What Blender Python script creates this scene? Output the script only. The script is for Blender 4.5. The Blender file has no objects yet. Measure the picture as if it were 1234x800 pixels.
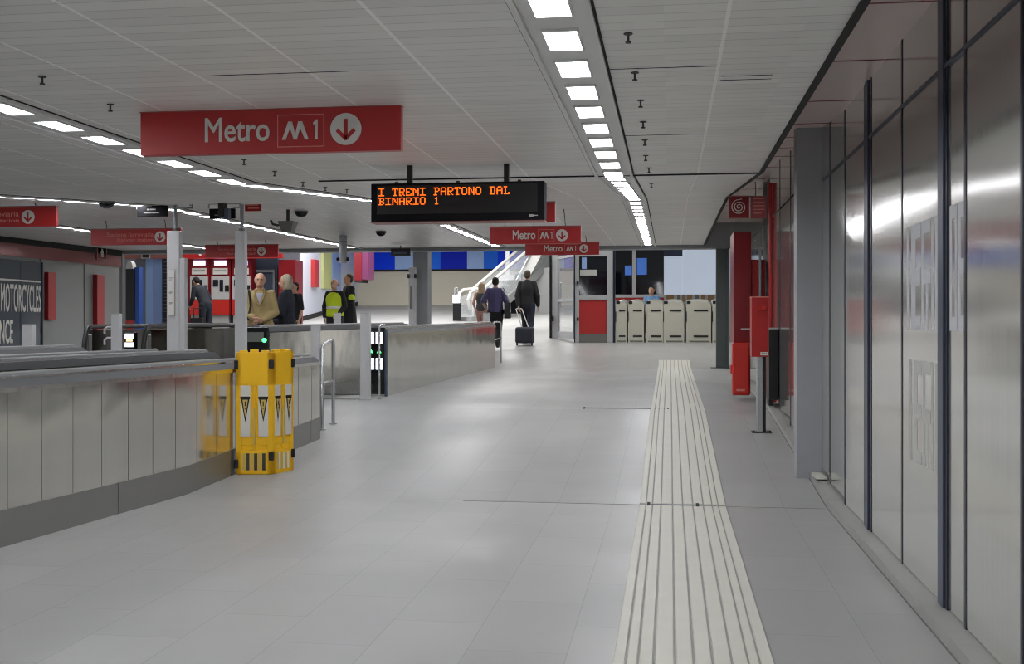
import bpy, bmesh, math, random
from mathutils import Vector, Matrix
random.seed(7)
scene = bpy.context.scene
COL = scene.collection
PI = math.pi

# ------------------------------------------------------------------ camera
F = 1350.0
YAW = math.radians(8.01)
EYE = Vector((0, 0, 1.30))
FWD = Vector((-math.sin(YAW), math.cos(YAW), 0))
RGT = Vector((math.cos(YAW), math.sin(YAW), 0))
cam_data = bpy.data.cameras.new('camera')
cam = bpy.data.objects.new('camera', cam_data)
COL.objects.link(cam)
cam.location = EYE
cam.rotation_euler = (PI / 2, 0, YAW)
cam_data.sensor_width = 36
cam_data.lens = 36 * F / 1234
cam_data.shift_y = -10 / 1234
cam_data.clip_end = 200
scene.camera = cam

def ray(px, py):
    return FWD + RGT * ((px - 617) / F) + Vector((0, 0, (390 - py) / F))
def PD(px, py, D):
    return EYE + ray(px, py) * D
def PY(px, py, Y):
    r = ray(px, py); return EYE + r * (Y / r.y)
def PX(px, py, X):
    r = ray(px, py); return EYE + r * (X / r.x)

# floor and ceiling profiles along the passage
FP = [(-5, 0), (8.1, 0), (12.8, .32), (21.5, .47), (26, .86), (34, 1.38), (40.5, 1.98)]
CP = [(-5, 2.37), (8.1, 2.37), (12.8, 2.72), (21.3, 2.78)]
def interp(prof, y):
    if y <= prof[0][0]: return prof[0][1]
    for (a, b), (c, d) in zip(prof, prof[1:]):
        if y <= c: return b + (d - b) * (y - a) / (c - a)
    return prof[-1][1]
def FH(y): return interp(FP, y)
def CH(y): return interp(CP, y)
def G(px, py):
    """floor point seen at a pixel"""
    r = ray(px, py); t = 2.0
    while t < 60:
        p = EYE + r * t
        if p.z <= FH(p.y): return p
        t += .01
    return EYE + r * 60
def XY(px, D):
    p = PD(px, 390, D); return p.x, p.y
def ysteps(y0, y1, prof=FP, n=0):
    s = {y0, y1} | {p[0] for p in prof if y0 < p[0] < y1}
    for i in range(1, n): s.add(y0 + (y1 - y0) * i / n)
    return sorted(s)

# ------------------------------------------------------------------ materials
MATS = {}
def srgb(r, g, b):
    def c(v):
        v /= 255.0
        return v / 12.92 if v <= .04045 else ((v + .055) / 1.055) ** 2.4
    return (c(r), c(g), c(b), 1)
def mat(name, rgb, rough=.5, metal=0.0, var=.06, scale=6.0, bump=0.0, bscale=40.0, coat=0.0, emit=0.0, stretch=None, rvar=0.0, spec=.5, alpha=1.0, trans=0.0):
    m = bpy.data.materials.new(name); m.use_nodes = True
    nt = m.node_tree; N = nt.nodes; L = nt.links
    b = N['Principled BSDF']
    tc = N.new('ShaderNodeTexCoord')
    mp = N.new('ShaderNodeMapping'); L.new(tc.outputs['Object'], mp.inputs['Vector'])
    if stretch: mp.inputs['Scale'].default_value = stretch
    nz = N.new('ShaderNodeTexNoise'); nz.inputs['Scale'].default_value = scale; nz.inputs['Detail'].default_value = 4
    L.new(mp.outputs[0], nz.inputs['Vector'])
    mx = N.new('ShaderNodeMix'); mx.data_type = 'RGBA'
    c = srgb(*rgb)
    lo = tuple(max(0, v * (1 - var)) for v in c[:3]) + (1,)
    hi = tuple(min(1, v * (1 + var)) for v in c[:3]) + (1,)
    mx.inputs[6].default_value = lo; mx.inputs[7].default_value = hi
    L.new(nz.outputs['Fac'], mx.inputs[0]); L.new(mx.outputs[2], b.inputs['Base Color'])
    b.inputs['Roughness'].default_value = rough
    b.inputs['Metallic'].default_value = metal
    b.inputs['Specular IOR Level'].default_value = spec
    if coat: b.inputs['Coat Weight'].default_value = coat; b.inputs['Coat Roughness'].default_value = .1
    if trans: b.inputs['Transmission Weight'].default_value = trans
    if alpha < 1: b.inputs['Alpha'].default_value = alpha
    if rvar:
        mr = N.new('ShaderNodeMapRange'); mr.inputs['To Min'].default_value = max(.02, rough - rvar); mr.inputs['To Max'].default_value = rough + rvar
        L.new(nz.outputs['Fac'], mr.inputs['Value']); L.new(mr.outputs[0], b.inputs['Roughness'])
    if bump:
        n2 = N.new('ShaderNodeTexNoise'); n2.inputs['Scale'].default_value = bscale
        L.new(mp.outputs[0], n2.inputs['Vector'])
        bp = N.new('ShaderNodeBump'); bp.inputs['Strength'].default_value = bump; bp.inputs['Distance'].default_value = .01
        L.new(n2.outputs['Fac'], bp.inputs['Height']); L.new(bp.outputs[0], b.inputs['Normal'])
    if emit:
        b.inputs['Emission Color'].default_value = c; b.inputs['Emission Strength'].default_value = emit
    MATS[name] = m
    return m

def math_node(N, L, op, a, b=None):
    n = N.new('ShaderNodeMath'); n.operation = op
    for i, v in enumerate((a, b)):
        if v is None: continue
        if isinstance(v, (int, float)): n.inputs[i].default_value = v
        else: L.new(v, n.inputs[i])
    return n.outputs[0]

def floor_material():
    m = mat('floor_tiles', (163, 163, 162), rough=.42, var=.04, scale=1.1, spec=.45)
    nt = m.node_tree; N = nt.nodes; L = nt.links; b = N['Principled BSDF']
    src = b.inputs['Base Color'].links[0].from_socket
    tc = N.new('ShaderNodeTexCoord')
    mp = N.new('ShaderNodeMapping'); mp.inputs['Rotation'].default_value = (0, 0, PI / 2)
    L.new(tc.outputs['Object'], mp.inputs['Vector'])
    br = N.new('ShaderNodeTexBrick')
    br.inputs['Scale'].default_value = 1.0
    br.inputs['Brick Width'].default_value = .8; br.inputs['Row Height'].default_value = .4
    br.inputs['Mortar Size'].default_value = .0028; br.inputs['Mortar Smooth'].default_value = .3
    br.inputs['Color1'].default_value = (.93, .93, .93, 1); br.inputs['Color2'].default_value = (1, 1, 1, 1)
    br.inputs['Mortar'].default_value = (.74, .74, .74, 1)
    L.new(mp.outputs[0], br.inputs['Vector'])
    mul = N.new('ShaderNodeMix'); mul.data_type = 'RGBA'; mul.blend_type = 'MULTIPLY'; mul.inputs[0].default_value = 1
    L.new(src, mul.inputs[6]); L.new(br.outputs['Color'], mul.inputs[7])
    # worn patches
    n3 = N.new('ShaderNodeTexNoise'); n3.inputs['Scale'].default_value = .7; n3.inputs['Detail'].default_value = 6
    L.new(tc.outputs['Object'], n3.inputs['Vector'])
    mr = N.new('ShaderNodeMapRange'); mr.inputs['From Min'].default_value = .3; mr.inputs['From Max'].default_value = .7
    mr.inputs['To Min'].default_value = .32; mr.inputs['To Max'].default_value = .5
    L.new(n3.outputs['Fac'], mr.inputs['Value']); L.new(mr.outputs[0], b.inputs['Roughness'])
    L.new(mul.outputs[2], b.inputs['Base Color'])
    return m

def ceiling_material():
    m = mat('ceiling_slats', (240, 239, 235), rough=.38, var=.05, scale=.8, spec=.5)
    nt = m.node_tree; N = nt.nodes; L = nt.links; b = N['Principled BSDF']
    src = b.inputs['Base Color'].links[0].from_socket
    tc = N.new('ShaderNodeTexCoord'); sp = N.new('ShaderNodeSeparateXYZ')
    L.new(tc.outputs['Object'], sp.inputs[0])
    # slats across the passage, pitch 0.1 m
    fy = math_node(N, L, 'FRACT', math_node(N, L, 'DIVIDE', sp.outputs['Y'], .1))
    dy = math_node(N, L, 'ABSOLUTE', math_node(N, L, 'SUBTRACT', fy, .5))
    gap = math_node(N, L, 'GREATER_THAN', dy, .455)
    # joint bars along the passage, pitch 0.5 m
    fx = math_node(N, L, 'FRACT', math_node(N, L, 'DIVIDE', math_node(N, L, 'ADD', sp.outputs['X'], 20.27), .5))
    dx = math_node(N, L, 'ABSOLUTE', math_node(N, L, 'SUBTRACT', fx, .5))
    bar = math_node(N, L, 'MULTIPLY', math_node(N, L, 'LESS_THAN', dx, .014), math_node(N, L, 'LESS_THAN', sp.outputs['X'], -.6))
    bar2 = math_node(N, L, 'LESS_THAN', math_node(N, L, 'ABSOLUTE', math_node(N, L, 'SUBTRACT', sp.outputs['X'], .2)), .007)
    bar = math_node(N, L, 'MAXIMUM', bar, bar2)
    # each slat slightly its own grey
    cell = N.new('ShaderNodeCombineXYZ')
    L.new(math_node(N, L, 'FLOOR', math_node(N, L, 'DIVIDE', sp.outputs['Y'], .1)), cell.inputs[1])
    L.new(math_node(N, L, 'FLOOR', math_node(N, L, 'DIVIDE', math_node(N, L, 'ADD', sp.outputs['X'], 20.27 + .25), .5)), cell.inputs[0])
    wn = N.new('ShaderNodeTexWhiteNoise'); L.new(cell.outputs[0], wn.inputs['Vector'])
    mr = N.new('ShaderNodeMapRange'); mr.inputs['To Min'].default_value = .86; mr.inputs['To Max'].default_value = .95
    L.new(wn.outputs['Value'], mr.inputs['Value'])
    f1 = math_node(N, L, 'SUBTRACT', mr.outputs[0], math_node(N, L, 'MULTIPLY', gap, .20))
    f2 = math_node(N, L, 'ADD', f1, math_node(N, L, 'MULTIPLY', bar, .34))
    cm = N.new('ShaderNodeCombineColor')
    for i in range(3): L.new(f2, cm.inputs[i])
    mul = N.new('ShaderNodeMix'); mul.data_type = 'RGBA'; mul.blend_type = 'MULTIPLY'; mul.inputs[0].default_value = 1
    L.new(src, mul.inputs[6]); L.new(cm.outputs[0], mul.inputs[7])
    L.new(mul.outputs[2], b.inputs['Base Color'])
    bp = N.new('ShaderNodeBump'); bp.inputs['Strength'].default_value = .35; bp.inputs['Distance'].default_value = .004
    L.new(math_node(N, L, 'SUBTRACT', 1.0, gap), bp.inputs['Height']); L.new(bp.outputs[0], b.inputs['Normal'])
    return m

def brushed(name, rgb, rough, streak=(30, 30, .25), bumpv=.06, rv=.08, wave=0, metal=1.0):
    m = mat(name, rgb, rough=rough, metal=metal, var=.10, scale=1.0, stretch=streak, rvar=rv)
    nt = m.node_tree; N = nt.nodes; L = nt.links; b = N['Principled BSDF']
    nz = [n for n in N if n.type == 'TEX_NOISE'][0]
    bp = N.new('ShaderNodeBump'); bp.inputs['Strength'].default_value = bumpv; bp.inputs['Distance'].default_value = .01
    L.new(nz.outputs['Fac'], bp.inputs['Height'])
    if wave:
        tc = N.new('ShaderNodeTexCoord'); n2 = N.new('ShaderNodeTexNoise'); n2.inputs['Scale'].default_value = wave
        n2.inputs['Detail'].default_value = 1
        L.new(tc.outputs['Object'], n2.inputs['Vector'])
        b2 = N.new('ShaderNodeBump'); b2.inputs['Strength'].default_value = .35; b2.inputs['Distance'].default_value = .02
        L.new(n2.outputs['Fac'], b2.inputs['Height']); L.new(bp.outputs[0], b2.inputs['Normal'])
        L.new(b2.outputs[0], b.inputs['Normal'])
    else:
        L.new(bp.outputs[0], b.inputs['Normal'])
    return m

M_FLOOR = floor_material()
M_CEIL = ceiling_material()
M_LAMP = mat('lamp_diffuser', (250, 251, 255), emit=31.0, var=.01)
M_CHANNEL = mat('white_channel', (224, 224, 222), rough=.4, var=.03)
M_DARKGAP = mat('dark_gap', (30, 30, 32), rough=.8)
M_TACT = mat('tactile_rib', (206, 204, 194), rough=.55, var=.05, scale=9)
M_TACTB = mat('tactile_bed', (150, 149, 143), rough=.6, var=.06, scale=9)
M_COVE = mat('pink_reflection_cove', (214, 197, 193), rough=.35, var=.05, scale=1.5)  # pink of red reflections, put into the base colour
M_PINKBAND = mat('pink_reflection_band', (150, 92, 92), rough=.18, var=.12, scale=2.5, metal=.3)  # pinkish red carries reflections painted into the band
M_WPANEL = brushed('wall_steel', (214, 214, 210), .13, rv=.03, bumpv=.0008, metal=.72)
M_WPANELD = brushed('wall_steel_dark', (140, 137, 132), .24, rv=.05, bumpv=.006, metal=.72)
M_MIRROR = brushed('mirror_steel', (206, 205, 200), .09, rv=.03, bumpv=.006, metal=.8)
M_BLUEFR = mat('blue_black_frame', (40, 46, 62), rough=.3, metal=.6)
M_POSTBL = mat('slate_post', (74, 84, 102), rough=.35, metal=.4)
M_PILLAR = mat('grey_pillar', (162, 164, 169), rough=.45)
M_CURB = mat('curb_stone', (160, 160, 156), rough=.5, scale=14)
M_LWALL = mat('grey_wall_panel', (138, 141, 139), rough=.35, var=.07, scale=1.2)
M_BALU = brushed('balustrade_steel', (218, 217, 211), .13, streak=(7, 7, .3), bumpv=.015, rv=.05, wave=2.4, metal=.9)
M_PLINTH = mat('plinth_steel', (152, 152, 149), rough=.32, metal=.7, var=.05, scale=2)
M_DECK = mat('deck_grey', (74, 76, 78), rough=.6, spec=.3)
M_RAIL = mat('grey_handrail', (118, 120, 121), rough=.4)
M_SEAM = mat('sheet_joint', (96, 96, 94), rough=.5, metal=.6)
M_TRIM = brushed('bright_trim', (225, 225, 225), .2)
M_RUBBER = mat('black_rubber', (26, 27, 29), rough=.35, bump=.05)
M_CHROME = mat('chrome', (206, 208, 210), rough=.22, metal=.9, var=.02)
M_BELT = mat('belt_plate', (86, 87, 90), rough=.45, metal=.5)
M_DGLASS = mat('dark_glass', (16, 17, 20), rough=.06, var=.05)
M_DMIRROR = brushed('dark_mirror', (120, 118, 112), .08, rv=.02, bumpv=.02, wave=1.5)
M_RED = mat('red_sign', (176, 34, 36), rough=.35, var=.06, scale=2)
M_REDD = mat('deep_red', (128, 14, 24), rough=.3, var=.06)
M_REDO = mat('orange_red', (200, 44, 34), rough=.35, var=.05)
M_REDP = mat('panel_red', (172, 30, 28), rough=.35)
M_REDSLAB = mat('slab_red', (178, 50, 52), rough=.3)
M_SIGNEDGE = mat('sign_edge', (150, 92, 86), rough=.4)
M_WHITE = mat('white_vinyl', (214, 212, 206), rough=.5, var=.02)
M_FADED = mat('faded_pink_vinyl', (216, 136, 126), rough=.5, var=.03)
M_BLACK = mat('black_housing', (20, 20, 22), rough=.35)
M_MATT = mat('matt_black', (20, 20, 24), rough=.85, spec=.2)
M_SCREEN = mat('led_screen', (24, 24, 25), rough=.3)
M_LED = mat('led_amber', (255, 104, 18), emit=1.7, var=.01)
M_YEL = mat('yellow_plastic', (255, 196, 18), rough=.38, var=.07, scale=5)
M_YELD = mat('yellow_inset', (218, 152, 10), rough=.45)
M_STICK = mat('white_sticker', (222, 220, 214), rough=.5, var=.03)
M_DGREY = mat('charcoal_band', (66, 64, 58), rough=.5)
M_PALEY = mat('pale_yellow_band', (214, 186, 96), rough=.5)
M_WPOST = mat('white_post', (196, 196, 198), rough=.4, var=.03)
M_GPOST = mat('grey_column', (142, 144, 148), rough=.5)
M_CREAM = mat('cream_plaster', (206, 200, 184), rough=.7, var=.03)
M_WWALL = mat('white_wall', (200, 206, 220), rough=.4, var=.03)
M_LBLUE = mat('light_blue', (140, 165, 215), rough=.35)
M_PBLUE = mat('pale_blue', (158, 188, 236), rough=.45, spec=.2)
M_BLUE = mat('royal_blue', (0, 62, 240), rough=.5, spec=.15)
M_DBLUE = mat('deep_blue', (0, 36, 190), rough=.5, spec=.15)
M_MBLUE = mat('mid_blue', (36, 112, 240), rough=.5, spec=.15)
M_YGREEN = mat('pale_yellow_green', (190, 196, 130), rough=.4)
M_PURPLE = mat('mauve_panel', (104, 48, 84), rough=.35)
M_ESC = mat('escalator_steel', (158, 160, 160), rough=.35, metal=.6, var=.04, scale=1)
M_ALU = mat('aluminium_frame', (176, 178, 180), rough=.35, metal=.3)
M_DARKROOM = mat('dark_glazing', (14, 16, 24), rough=.06)
M_GLASS = mat('clear_glass', (230, 236, 240), rough=.03, alpha=.18, var=.01)
M_GATE = mat('gate_steel', (190, 187, 174), rough=.35, metal=.2, var=.04)
M_GATES = mat('gate_side', (112, 112, 108), rough=.4, metal=.4)
M_BILL = mat('backlit_panel', (200, 212, 230), emit=.45, var=.03, scale=1)
M_SCRB = mat('blue_monitor', (70, 120, 210), emit=.3, var=.3, scale=6)
M_WOOD = mat('tan_wood', (160, 128, 88), rough=.6)
M_GREENL = mat('green_led', (60, 255, 110), emit=5.0, var=.01)
M_CELL = mat('white_lit_cell', (235, 245, 255), emit=2.6, var=.01)
M_ORANGEL = mat('orange_lit', (255, 190, 140), emit=2.2, var=.02)
M_MLIT = mat('machine_lit_header', (210, 200, 255), emit=2.0, var=.02)
M_MFACE = mat('machine_face', (190, 190, 188), rough=.4)
M_KNOB = mat('dark_fitting', (50, 50, 50), rough=.5)
M_LGREY = mat('light_grey', (178, 178, 176), rough=.45)
M_GREYBOOTH = mat('booth_grey', (120, 126, 134), rough=.4)
M_LETREFL = mat('reflected_letters', (206, 208, 213), rough=.5, var=.03)  # pale colour for a painted reflection of letters

# ------------------------------------------------------------------ mesh builder
class MB:
    def __init__(self): self.bm = bmesh.new(); self.bev = False
    def _v(self, pts): return [self.bm.verts.new(p) for p in pts]
    def box(self, x0, x1, y0, y1, z0, z1, bevel=0.0, seg=2, M=None):
        r = bmesh.ops.create_cube(self.bm, size=1.0)
        vs = r['verts']
        for v in vs:
            v.co = Vector(((x0 + x1) / 2 + v.co.x * abs(x1 - x0), (y0 + y1) / 2 + v.co.y * abs(y1 - y0), (z0 + z1) / 2 + v.co.z * abs(z1 - z0)))
        if bevel:
            self.bev = True
            es = list({e for v in vs for e in v.link_edges})
            rb = bmesh.ops.bevel(self.bm, geom=es, offset=bevel, segments=seg, affect='EDGES', profile=.5)
            vs = list({v for f in rb['faces'] for v in f.verts} | {v for v in vs if v.is_valid})
        if M is not None:
            for v in vs: v.co = M @ v.co
        return self
    def rings(self, rings, closed=False, caps=True, loop=True):
        vr = [self._v(r) for r in rings]
        n = len(vr[0])
        pairs = list(zip(vr, vr[1:])) + ([(vr[-1], vr[0])] if closed else [])
        for a, b in pairs:
            for i in range(n if loop else n - 1):
                j = (i + 1) % n
                self.bm.faces.new((a[i], a[j], b[j], b[i]))
        if caps and not closed and loop and n > 2:
            self.bm.faces.new(vr[0][::-1]); self.bm.faces.new(vr[-1])
        return self
    def cyl(self, p0, p1, r0, r1=None, seg=14, caps=True):
        p0 = Vector(p0); p1 = Vector(p1); r1 = r0 if r1 is None else r1
        d = (p1 - p0).normalized()
        u = d.orthogonal().normalized(); w = d.cross(u)
        mk = lambda p, r: [p + (u * math.cos(2 * PI * i / seg) + w * math.sin(2 * PI * i / seg)) * r for i in range(seg)]
        return self.rings([mk(p0, r0), mk(p1, r1)], caps=caps)
    def tube(self, pts, r, seg=10):
        pts = [Vector(p) for p in pts]; rr = []
        u = None
        for i, p in enumerate(pts):
            t = ((pts[min(i + 1, len(pts) - 1)] - p).normalized() + (p - pts[max(i - 1, 0)]).normalized())
            t = t.normalized() if t.length > 1e-6 else Vector((0, 0, 1))
            if u is None: u = t.orthogonal().normalized()
            u = (u - t * u.dot(t)); u = u.normalized() if u.length > 1e-6 else t.orthogonal().normalized()
            w = t.cross(u)
            rr.append([p + (u * math.cos(2 * PI * k / seg) + w * math.sin(2 * PI * k / seg)) * r for k in range(seg)])
        return self.rings(rr)
    def prism(self, poly, axis, d0, d1):
        """poly of 2D points; axis 'x': (y,z), 'y': (x,z), 'z': (x,y)"""
        f = {'x': lambda p, d: (d, p[0], p[1]), 'y': lambda p, d: (p[0], d, p[1]), 'z': lambda p, d: (p[0], p[1], d)}[axis]
        return self.rings([[f(p, d0) for p in poly], [f(p, d1) for p in poly]])
    def ball(self, c, r, u=16, v=10, sc=(1, 1, 1)):
        rr = bmesh.ops.create_uvsphere(self.bm, u_segments=u, v_segments=v, radius=r)
        for w in rr['verts']: w.co = Vector((w.co.x * sc[0], w.co.y * sc[1], w.co.z * sc[2])) + Vector(c)
        return self
    def mesh(self, me, M):
        n0 = len(self.bm.verts)
        self.bm.from_mesh(me); self.bm.verts.ensure_lookup_table()
        for v in self.bm.verts[n0:]: v.co = M @ v.co
        return self
    def build(self, name, m, parent=None, world=True, smooth=35, kind=None, label=None, orient=True):
        if orient: bmesh.ops.recalc_face_normals(self.bm, faces=self.bm.faces[:])
        if parent is not None and world:
            inv = parent_matrix(parent).inverted()
            for v in self.bm.verts: v.co = inv @ v.co
        me = bpy.data.meshes.new(name); self.bm.to_mesh(me); self.bm.free()
        if smooth:
            for p in me.polygons: p.use_smooth = True
            me.set_sharp_from_angle(angle=math.radians(smooth))
        me.materials.append(m)
        o = bpy.data.objects.new(name, me); COL.objects.link(o)
        if parent is not None: o.parent = parent
        if self.bev and smooth:      # keep the big faces flat beside their rounded edges
            wn = o.modifiers.new('weighted_normal', 'WEIGHTED_NORMAL'); wn.keep_sharp = True; wn.weight = 100
        if kind: o['kind'] = kind
        if label: o['label'] = label
        return o

def parent_matrix(o):
    M = Matrix.Identity(4)
    while o is not None:
        M = (Matrix.Translation(o.location) @ o.rotation_euler.to_matrix().to_4x4()) @ M
        o = o.parent
    return M

def thing(name, label, cat, loc=(0, 0, 0), rz=0.0, group=None):
    o = bpy.data.objects.new(name, None); COL.objects.link(o)
    o.empty_display_size = .1
    o.location = loc; o.rotation_euler = (0, 0, rz)
    o['label'] = label; o['category'] = cat
    if group: o['group'] = group
    return o
def tag(o, label, cat, group=None):
    o['label'] = label; o['category'] = cat
    if group: o['group'] = group
    return o
def dup(root, loc, rz=None, label=None, group=None):
    r = root.copy(); COL.objects.link(r); r.location = loc
    if rz is not None: r.rotation_euler = (0, 0, rz)
    if label: r['label'] = label
    if group: r['group'] = group
    for ch in [c for c in root.children]:
        c = ch.copy(); COL.objects.link(c); c.parent = r
        for g in [k for k in ch.children]:
            d = g.copy(); COL.objects.link(d); d.parent = c
    return r

def text_mesh(s, width=None, height=None, depth=.002, bold=0.0):
    cu = bpy.data.curves.new('text', 'FONT'); cu.body = s; cu.size = 1.0; cu.resolution_u = 4
    cu.extrude = .02; cu.bevel_depth = bold; cu.bevel_resolution = 0
    o = bpy.data.objects.new('text', cu); COL.objects.link(o)
    dg = bpy.context.evaluated_depsgraph_get(); dg.update()
    me = bpy.data.meshes.new_from_object(o.evaluated_get(dg))
    bpy.data.objects.remove(o); bpy.data.curves.remove(cu)
    xs = [v.co.x for v in me.vertices]; ys = [v.co.y for v in me.vertices]
    x0, x1, y0, y1 = min(xs), max(xs), min(ys), max(ys)
    sx = width / (x1 - x0) if width else None
    sy = height / (y1 - y0) if height else None
    sx = sx or sy; sy = sy or sx
    for v in me.vertices: v.co = Vector(((v.co.x - x0) * sx, (v.co.y - y0) * sy, depth if v.co.z > 0 else 0))
    return me, (x1 - x0) * sx, (y1 - y0) * sy
def frame_matrix(origin, ux, uy):
    ux = Vector(ux); uy = Vector(uy); n = ux.cross(uy)
    return Matrix(((ux.x, uy.x, n.x, origin[0]), (ux.y, uy.y, n.y, origin[1]), (ux.z, uy.z, n.z, origin[2]), (0, 0, 0, 1)))
# ================================================================== SETTING
XR, XL = 1.2, -11.0
def strip(name, m, x0, x1, ys, zt, thick, kind='structure', parent=None, label=None):
    b = MB()
    b.rings([[(x0, y, zt(y)), (x1, y, zt(y)), (x1, y, zt(y) + thick), (x0, y, zt(y) + thick)] for y in ys])
    return b.build(name, m, parent, kind=kind, smooth=0, label=label)

# floor: passage, then the wider hall behind it
b = MB()
ys = ysteps(-4, 21.5)
b.rings([[(XL, y, FH(y)), (XR + .1, y, FH(y)), (XR + .1, y, FH(y) - .2), (XL, y, FH(y) - .2)] for y in ys])
ys = ysteps(21.5, 40.5)
b.rings([[(-18, y, FH(y)), (6, y, FH(y)), (6, y, FH(y) - .2), (-18, y, FH(y) - .2)] for y in ys])
b.build('floor', M_FLOOR, kind='structure', smooth=0)

strip('ceiling', M_CEIL, XL, .64, ysteps(-4, 21.3, CP), CH, .06)
b = MB(); b.box(-18, 6, 21.3, 41, 4.6, 4.7); b.build('ceiling_hall', M_CHANNEL, kind='structure', smooth=0)
# header beam where the low ceiling ends
b = MB(); b.box(-18, XR + .4, 21.3, 21.62, 2.71, 4.6); b.build('trim_1', M_GPOST, kind='structure', smooth=0)
# dark seam across floor and ceiling where the ramp starts
b = MB(); b.box(-2.6, .62, 8.09, 8.115, 2.362, 2.372); b.build('trim_2', M_DARKGAP, kind='structure', smooth=0)
b = MB(); b.box(-1.5, 1.08, 8.088, 8.1, -.002, .0022); b.build('trim_3', mat('floor_joint', (140, 139, 135), rough=.6), kind='structure', smooth=0)
for k, (xa, xb, yy) in enumerate([(-.35, .19, 4.72), (.22, .44, 5.0), (.22, .44, 4.92), (-1.95, -1.35, 4.6), (-.25, .2, 6.4)]):
    b = MB(); b.box(xa, xb, yy, yy + .004, 2.368, 2.372); b.build('trim_%d' % (k + 20), M_DARKGAP, kind='structure', smooth=0)

# raised ceiling bay, tinted pink for red reflections, along the right-hand wall, with a step and a shadow line at its edge
ys = ysteps(-4, 21.3, CP)
b = MB()
b.rings([[(.60, y, CH(y) + .41), (1.3, y, CH(y) + .41), (1.3, y, CH(y) + .46), (.60, y, CH(y) + .46)] for y in ys])
cv = b.build('trim_4', M_COVE, kind='structure', smooth=0)
b = MB()
b.rings([[(.62, y, CH(y) + .02), (.638, y, CH(y) + .02), (.638, y, CH(y) + .43), (.62, y, CH(y) + .43)] for y in ys])
b.build('step_face', M_COVE, cv, smooth=0)
for y in [1.9 + 1.15 * i for i in range(16)]:
    b = MB(); b.rings([[(.64, yy, CH(yy) + .405), (1.2, yy, CH(yy) + .405), (1.2, yy, CH(yy) + .412), (.64, yy, CH(yy) + .412)] for yy in (y, y + .006)]); b.build('seam', M_SIGNEDGE, cv, smooth=0)
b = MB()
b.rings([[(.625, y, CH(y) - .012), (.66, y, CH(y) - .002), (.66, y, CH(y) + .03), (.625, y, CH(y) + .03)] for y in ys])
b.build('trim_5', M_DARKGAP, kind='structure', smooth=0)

# right-hand wall: backing, then steel panels in dark frames
wr = None
b = MB(); b.box(XR + .05, XR + .2, -4, 21.5, 0, 3.3)
wr = b.build('wall_right', M_BLUEFR, kind='structure', smooth=0)
wy = lambda px: PX(px, 390, XR).y
joints = [-3.2, -2.3, -1.4, -.5, .4, 1.3, 2.2, 3.1] + [wy(p) for p in (1232, 1163.5, 1141, 1087, 1050, 1042, 1018, 1000, 985)]
TRZ = 2.43      # underside of the upper row
for i, (a, c) in enumerate(zip(joints, joints[1:])):
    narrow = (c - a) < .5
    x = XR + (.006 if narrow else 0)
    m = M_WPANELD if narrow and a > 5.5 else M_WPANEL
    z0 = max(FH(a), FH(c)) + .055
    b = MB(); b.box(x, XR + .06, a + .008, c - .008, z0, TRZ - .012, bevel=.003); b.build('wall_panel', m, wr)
    b = MB(); b.box(x, XR + .06, a + .008, c - .008, TRZ + .012, 3.0, bevel=.003); b.build('wall_panel', m, wr)
for y in joints:                              # slim edge frames
    b = MB(); b.box(XR - .003, XR + .05, y - .014, y + .014, FH(y) + .05, 2.98); b.build('edge_frame', M_BLUEFR, wr, smooth=0)
for y in (2.62, wy(1136), wy(1046)):                      # proud slate posts
    b = MB(); b.box(XR - .012, XR + .05, y - .05, y + .05, FH(y) + .05, 2.98, bevel=.004); b.build('wall_post', M_POSTBL, wr)
b = MB(); b.box(XR - .006, XR + .05, -4, 9.1, TRZ - .009, TRZ + .009)
b.build('transom', M_POSTBL, wr, smooth=0)
# reflection of white letters, painted on the steel panels as pale broad strokes
# u runs from the far edge of the block towards the camera
def stroke_block(rects, y0, z0, w, h, m=M_LETREFL, x=XR):
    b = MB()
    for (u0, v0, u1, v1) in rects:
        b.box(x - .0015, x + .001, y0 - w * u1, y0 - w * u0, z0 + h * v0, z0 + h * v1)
    b.build('lettering', m, wr, smooth=0)  # strokes of the painted reflection
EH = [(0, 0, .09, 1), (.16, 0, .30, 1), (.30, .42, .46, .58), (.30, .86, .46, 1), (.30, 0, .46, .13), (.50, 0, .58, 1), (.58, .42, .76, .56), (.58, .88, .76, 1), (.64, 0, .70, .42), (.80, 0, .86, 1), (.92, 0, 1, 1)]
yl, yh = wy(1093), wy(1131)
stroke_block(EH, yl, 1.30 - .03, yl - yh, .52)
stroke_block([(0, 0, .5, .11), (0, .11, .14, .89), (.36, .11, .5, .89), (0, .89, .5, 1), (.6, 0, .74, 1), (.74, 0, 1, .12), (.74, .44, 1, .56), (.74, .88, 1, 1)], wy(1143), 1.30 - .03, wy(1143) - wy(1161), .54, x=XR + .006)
stroke_block(EH, wy(1096), .62, wy(1096) - wy(1130), .50, mat('faint_reflected_letters', (196, 196, 192), rough=.3, metal=.2))

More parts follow.
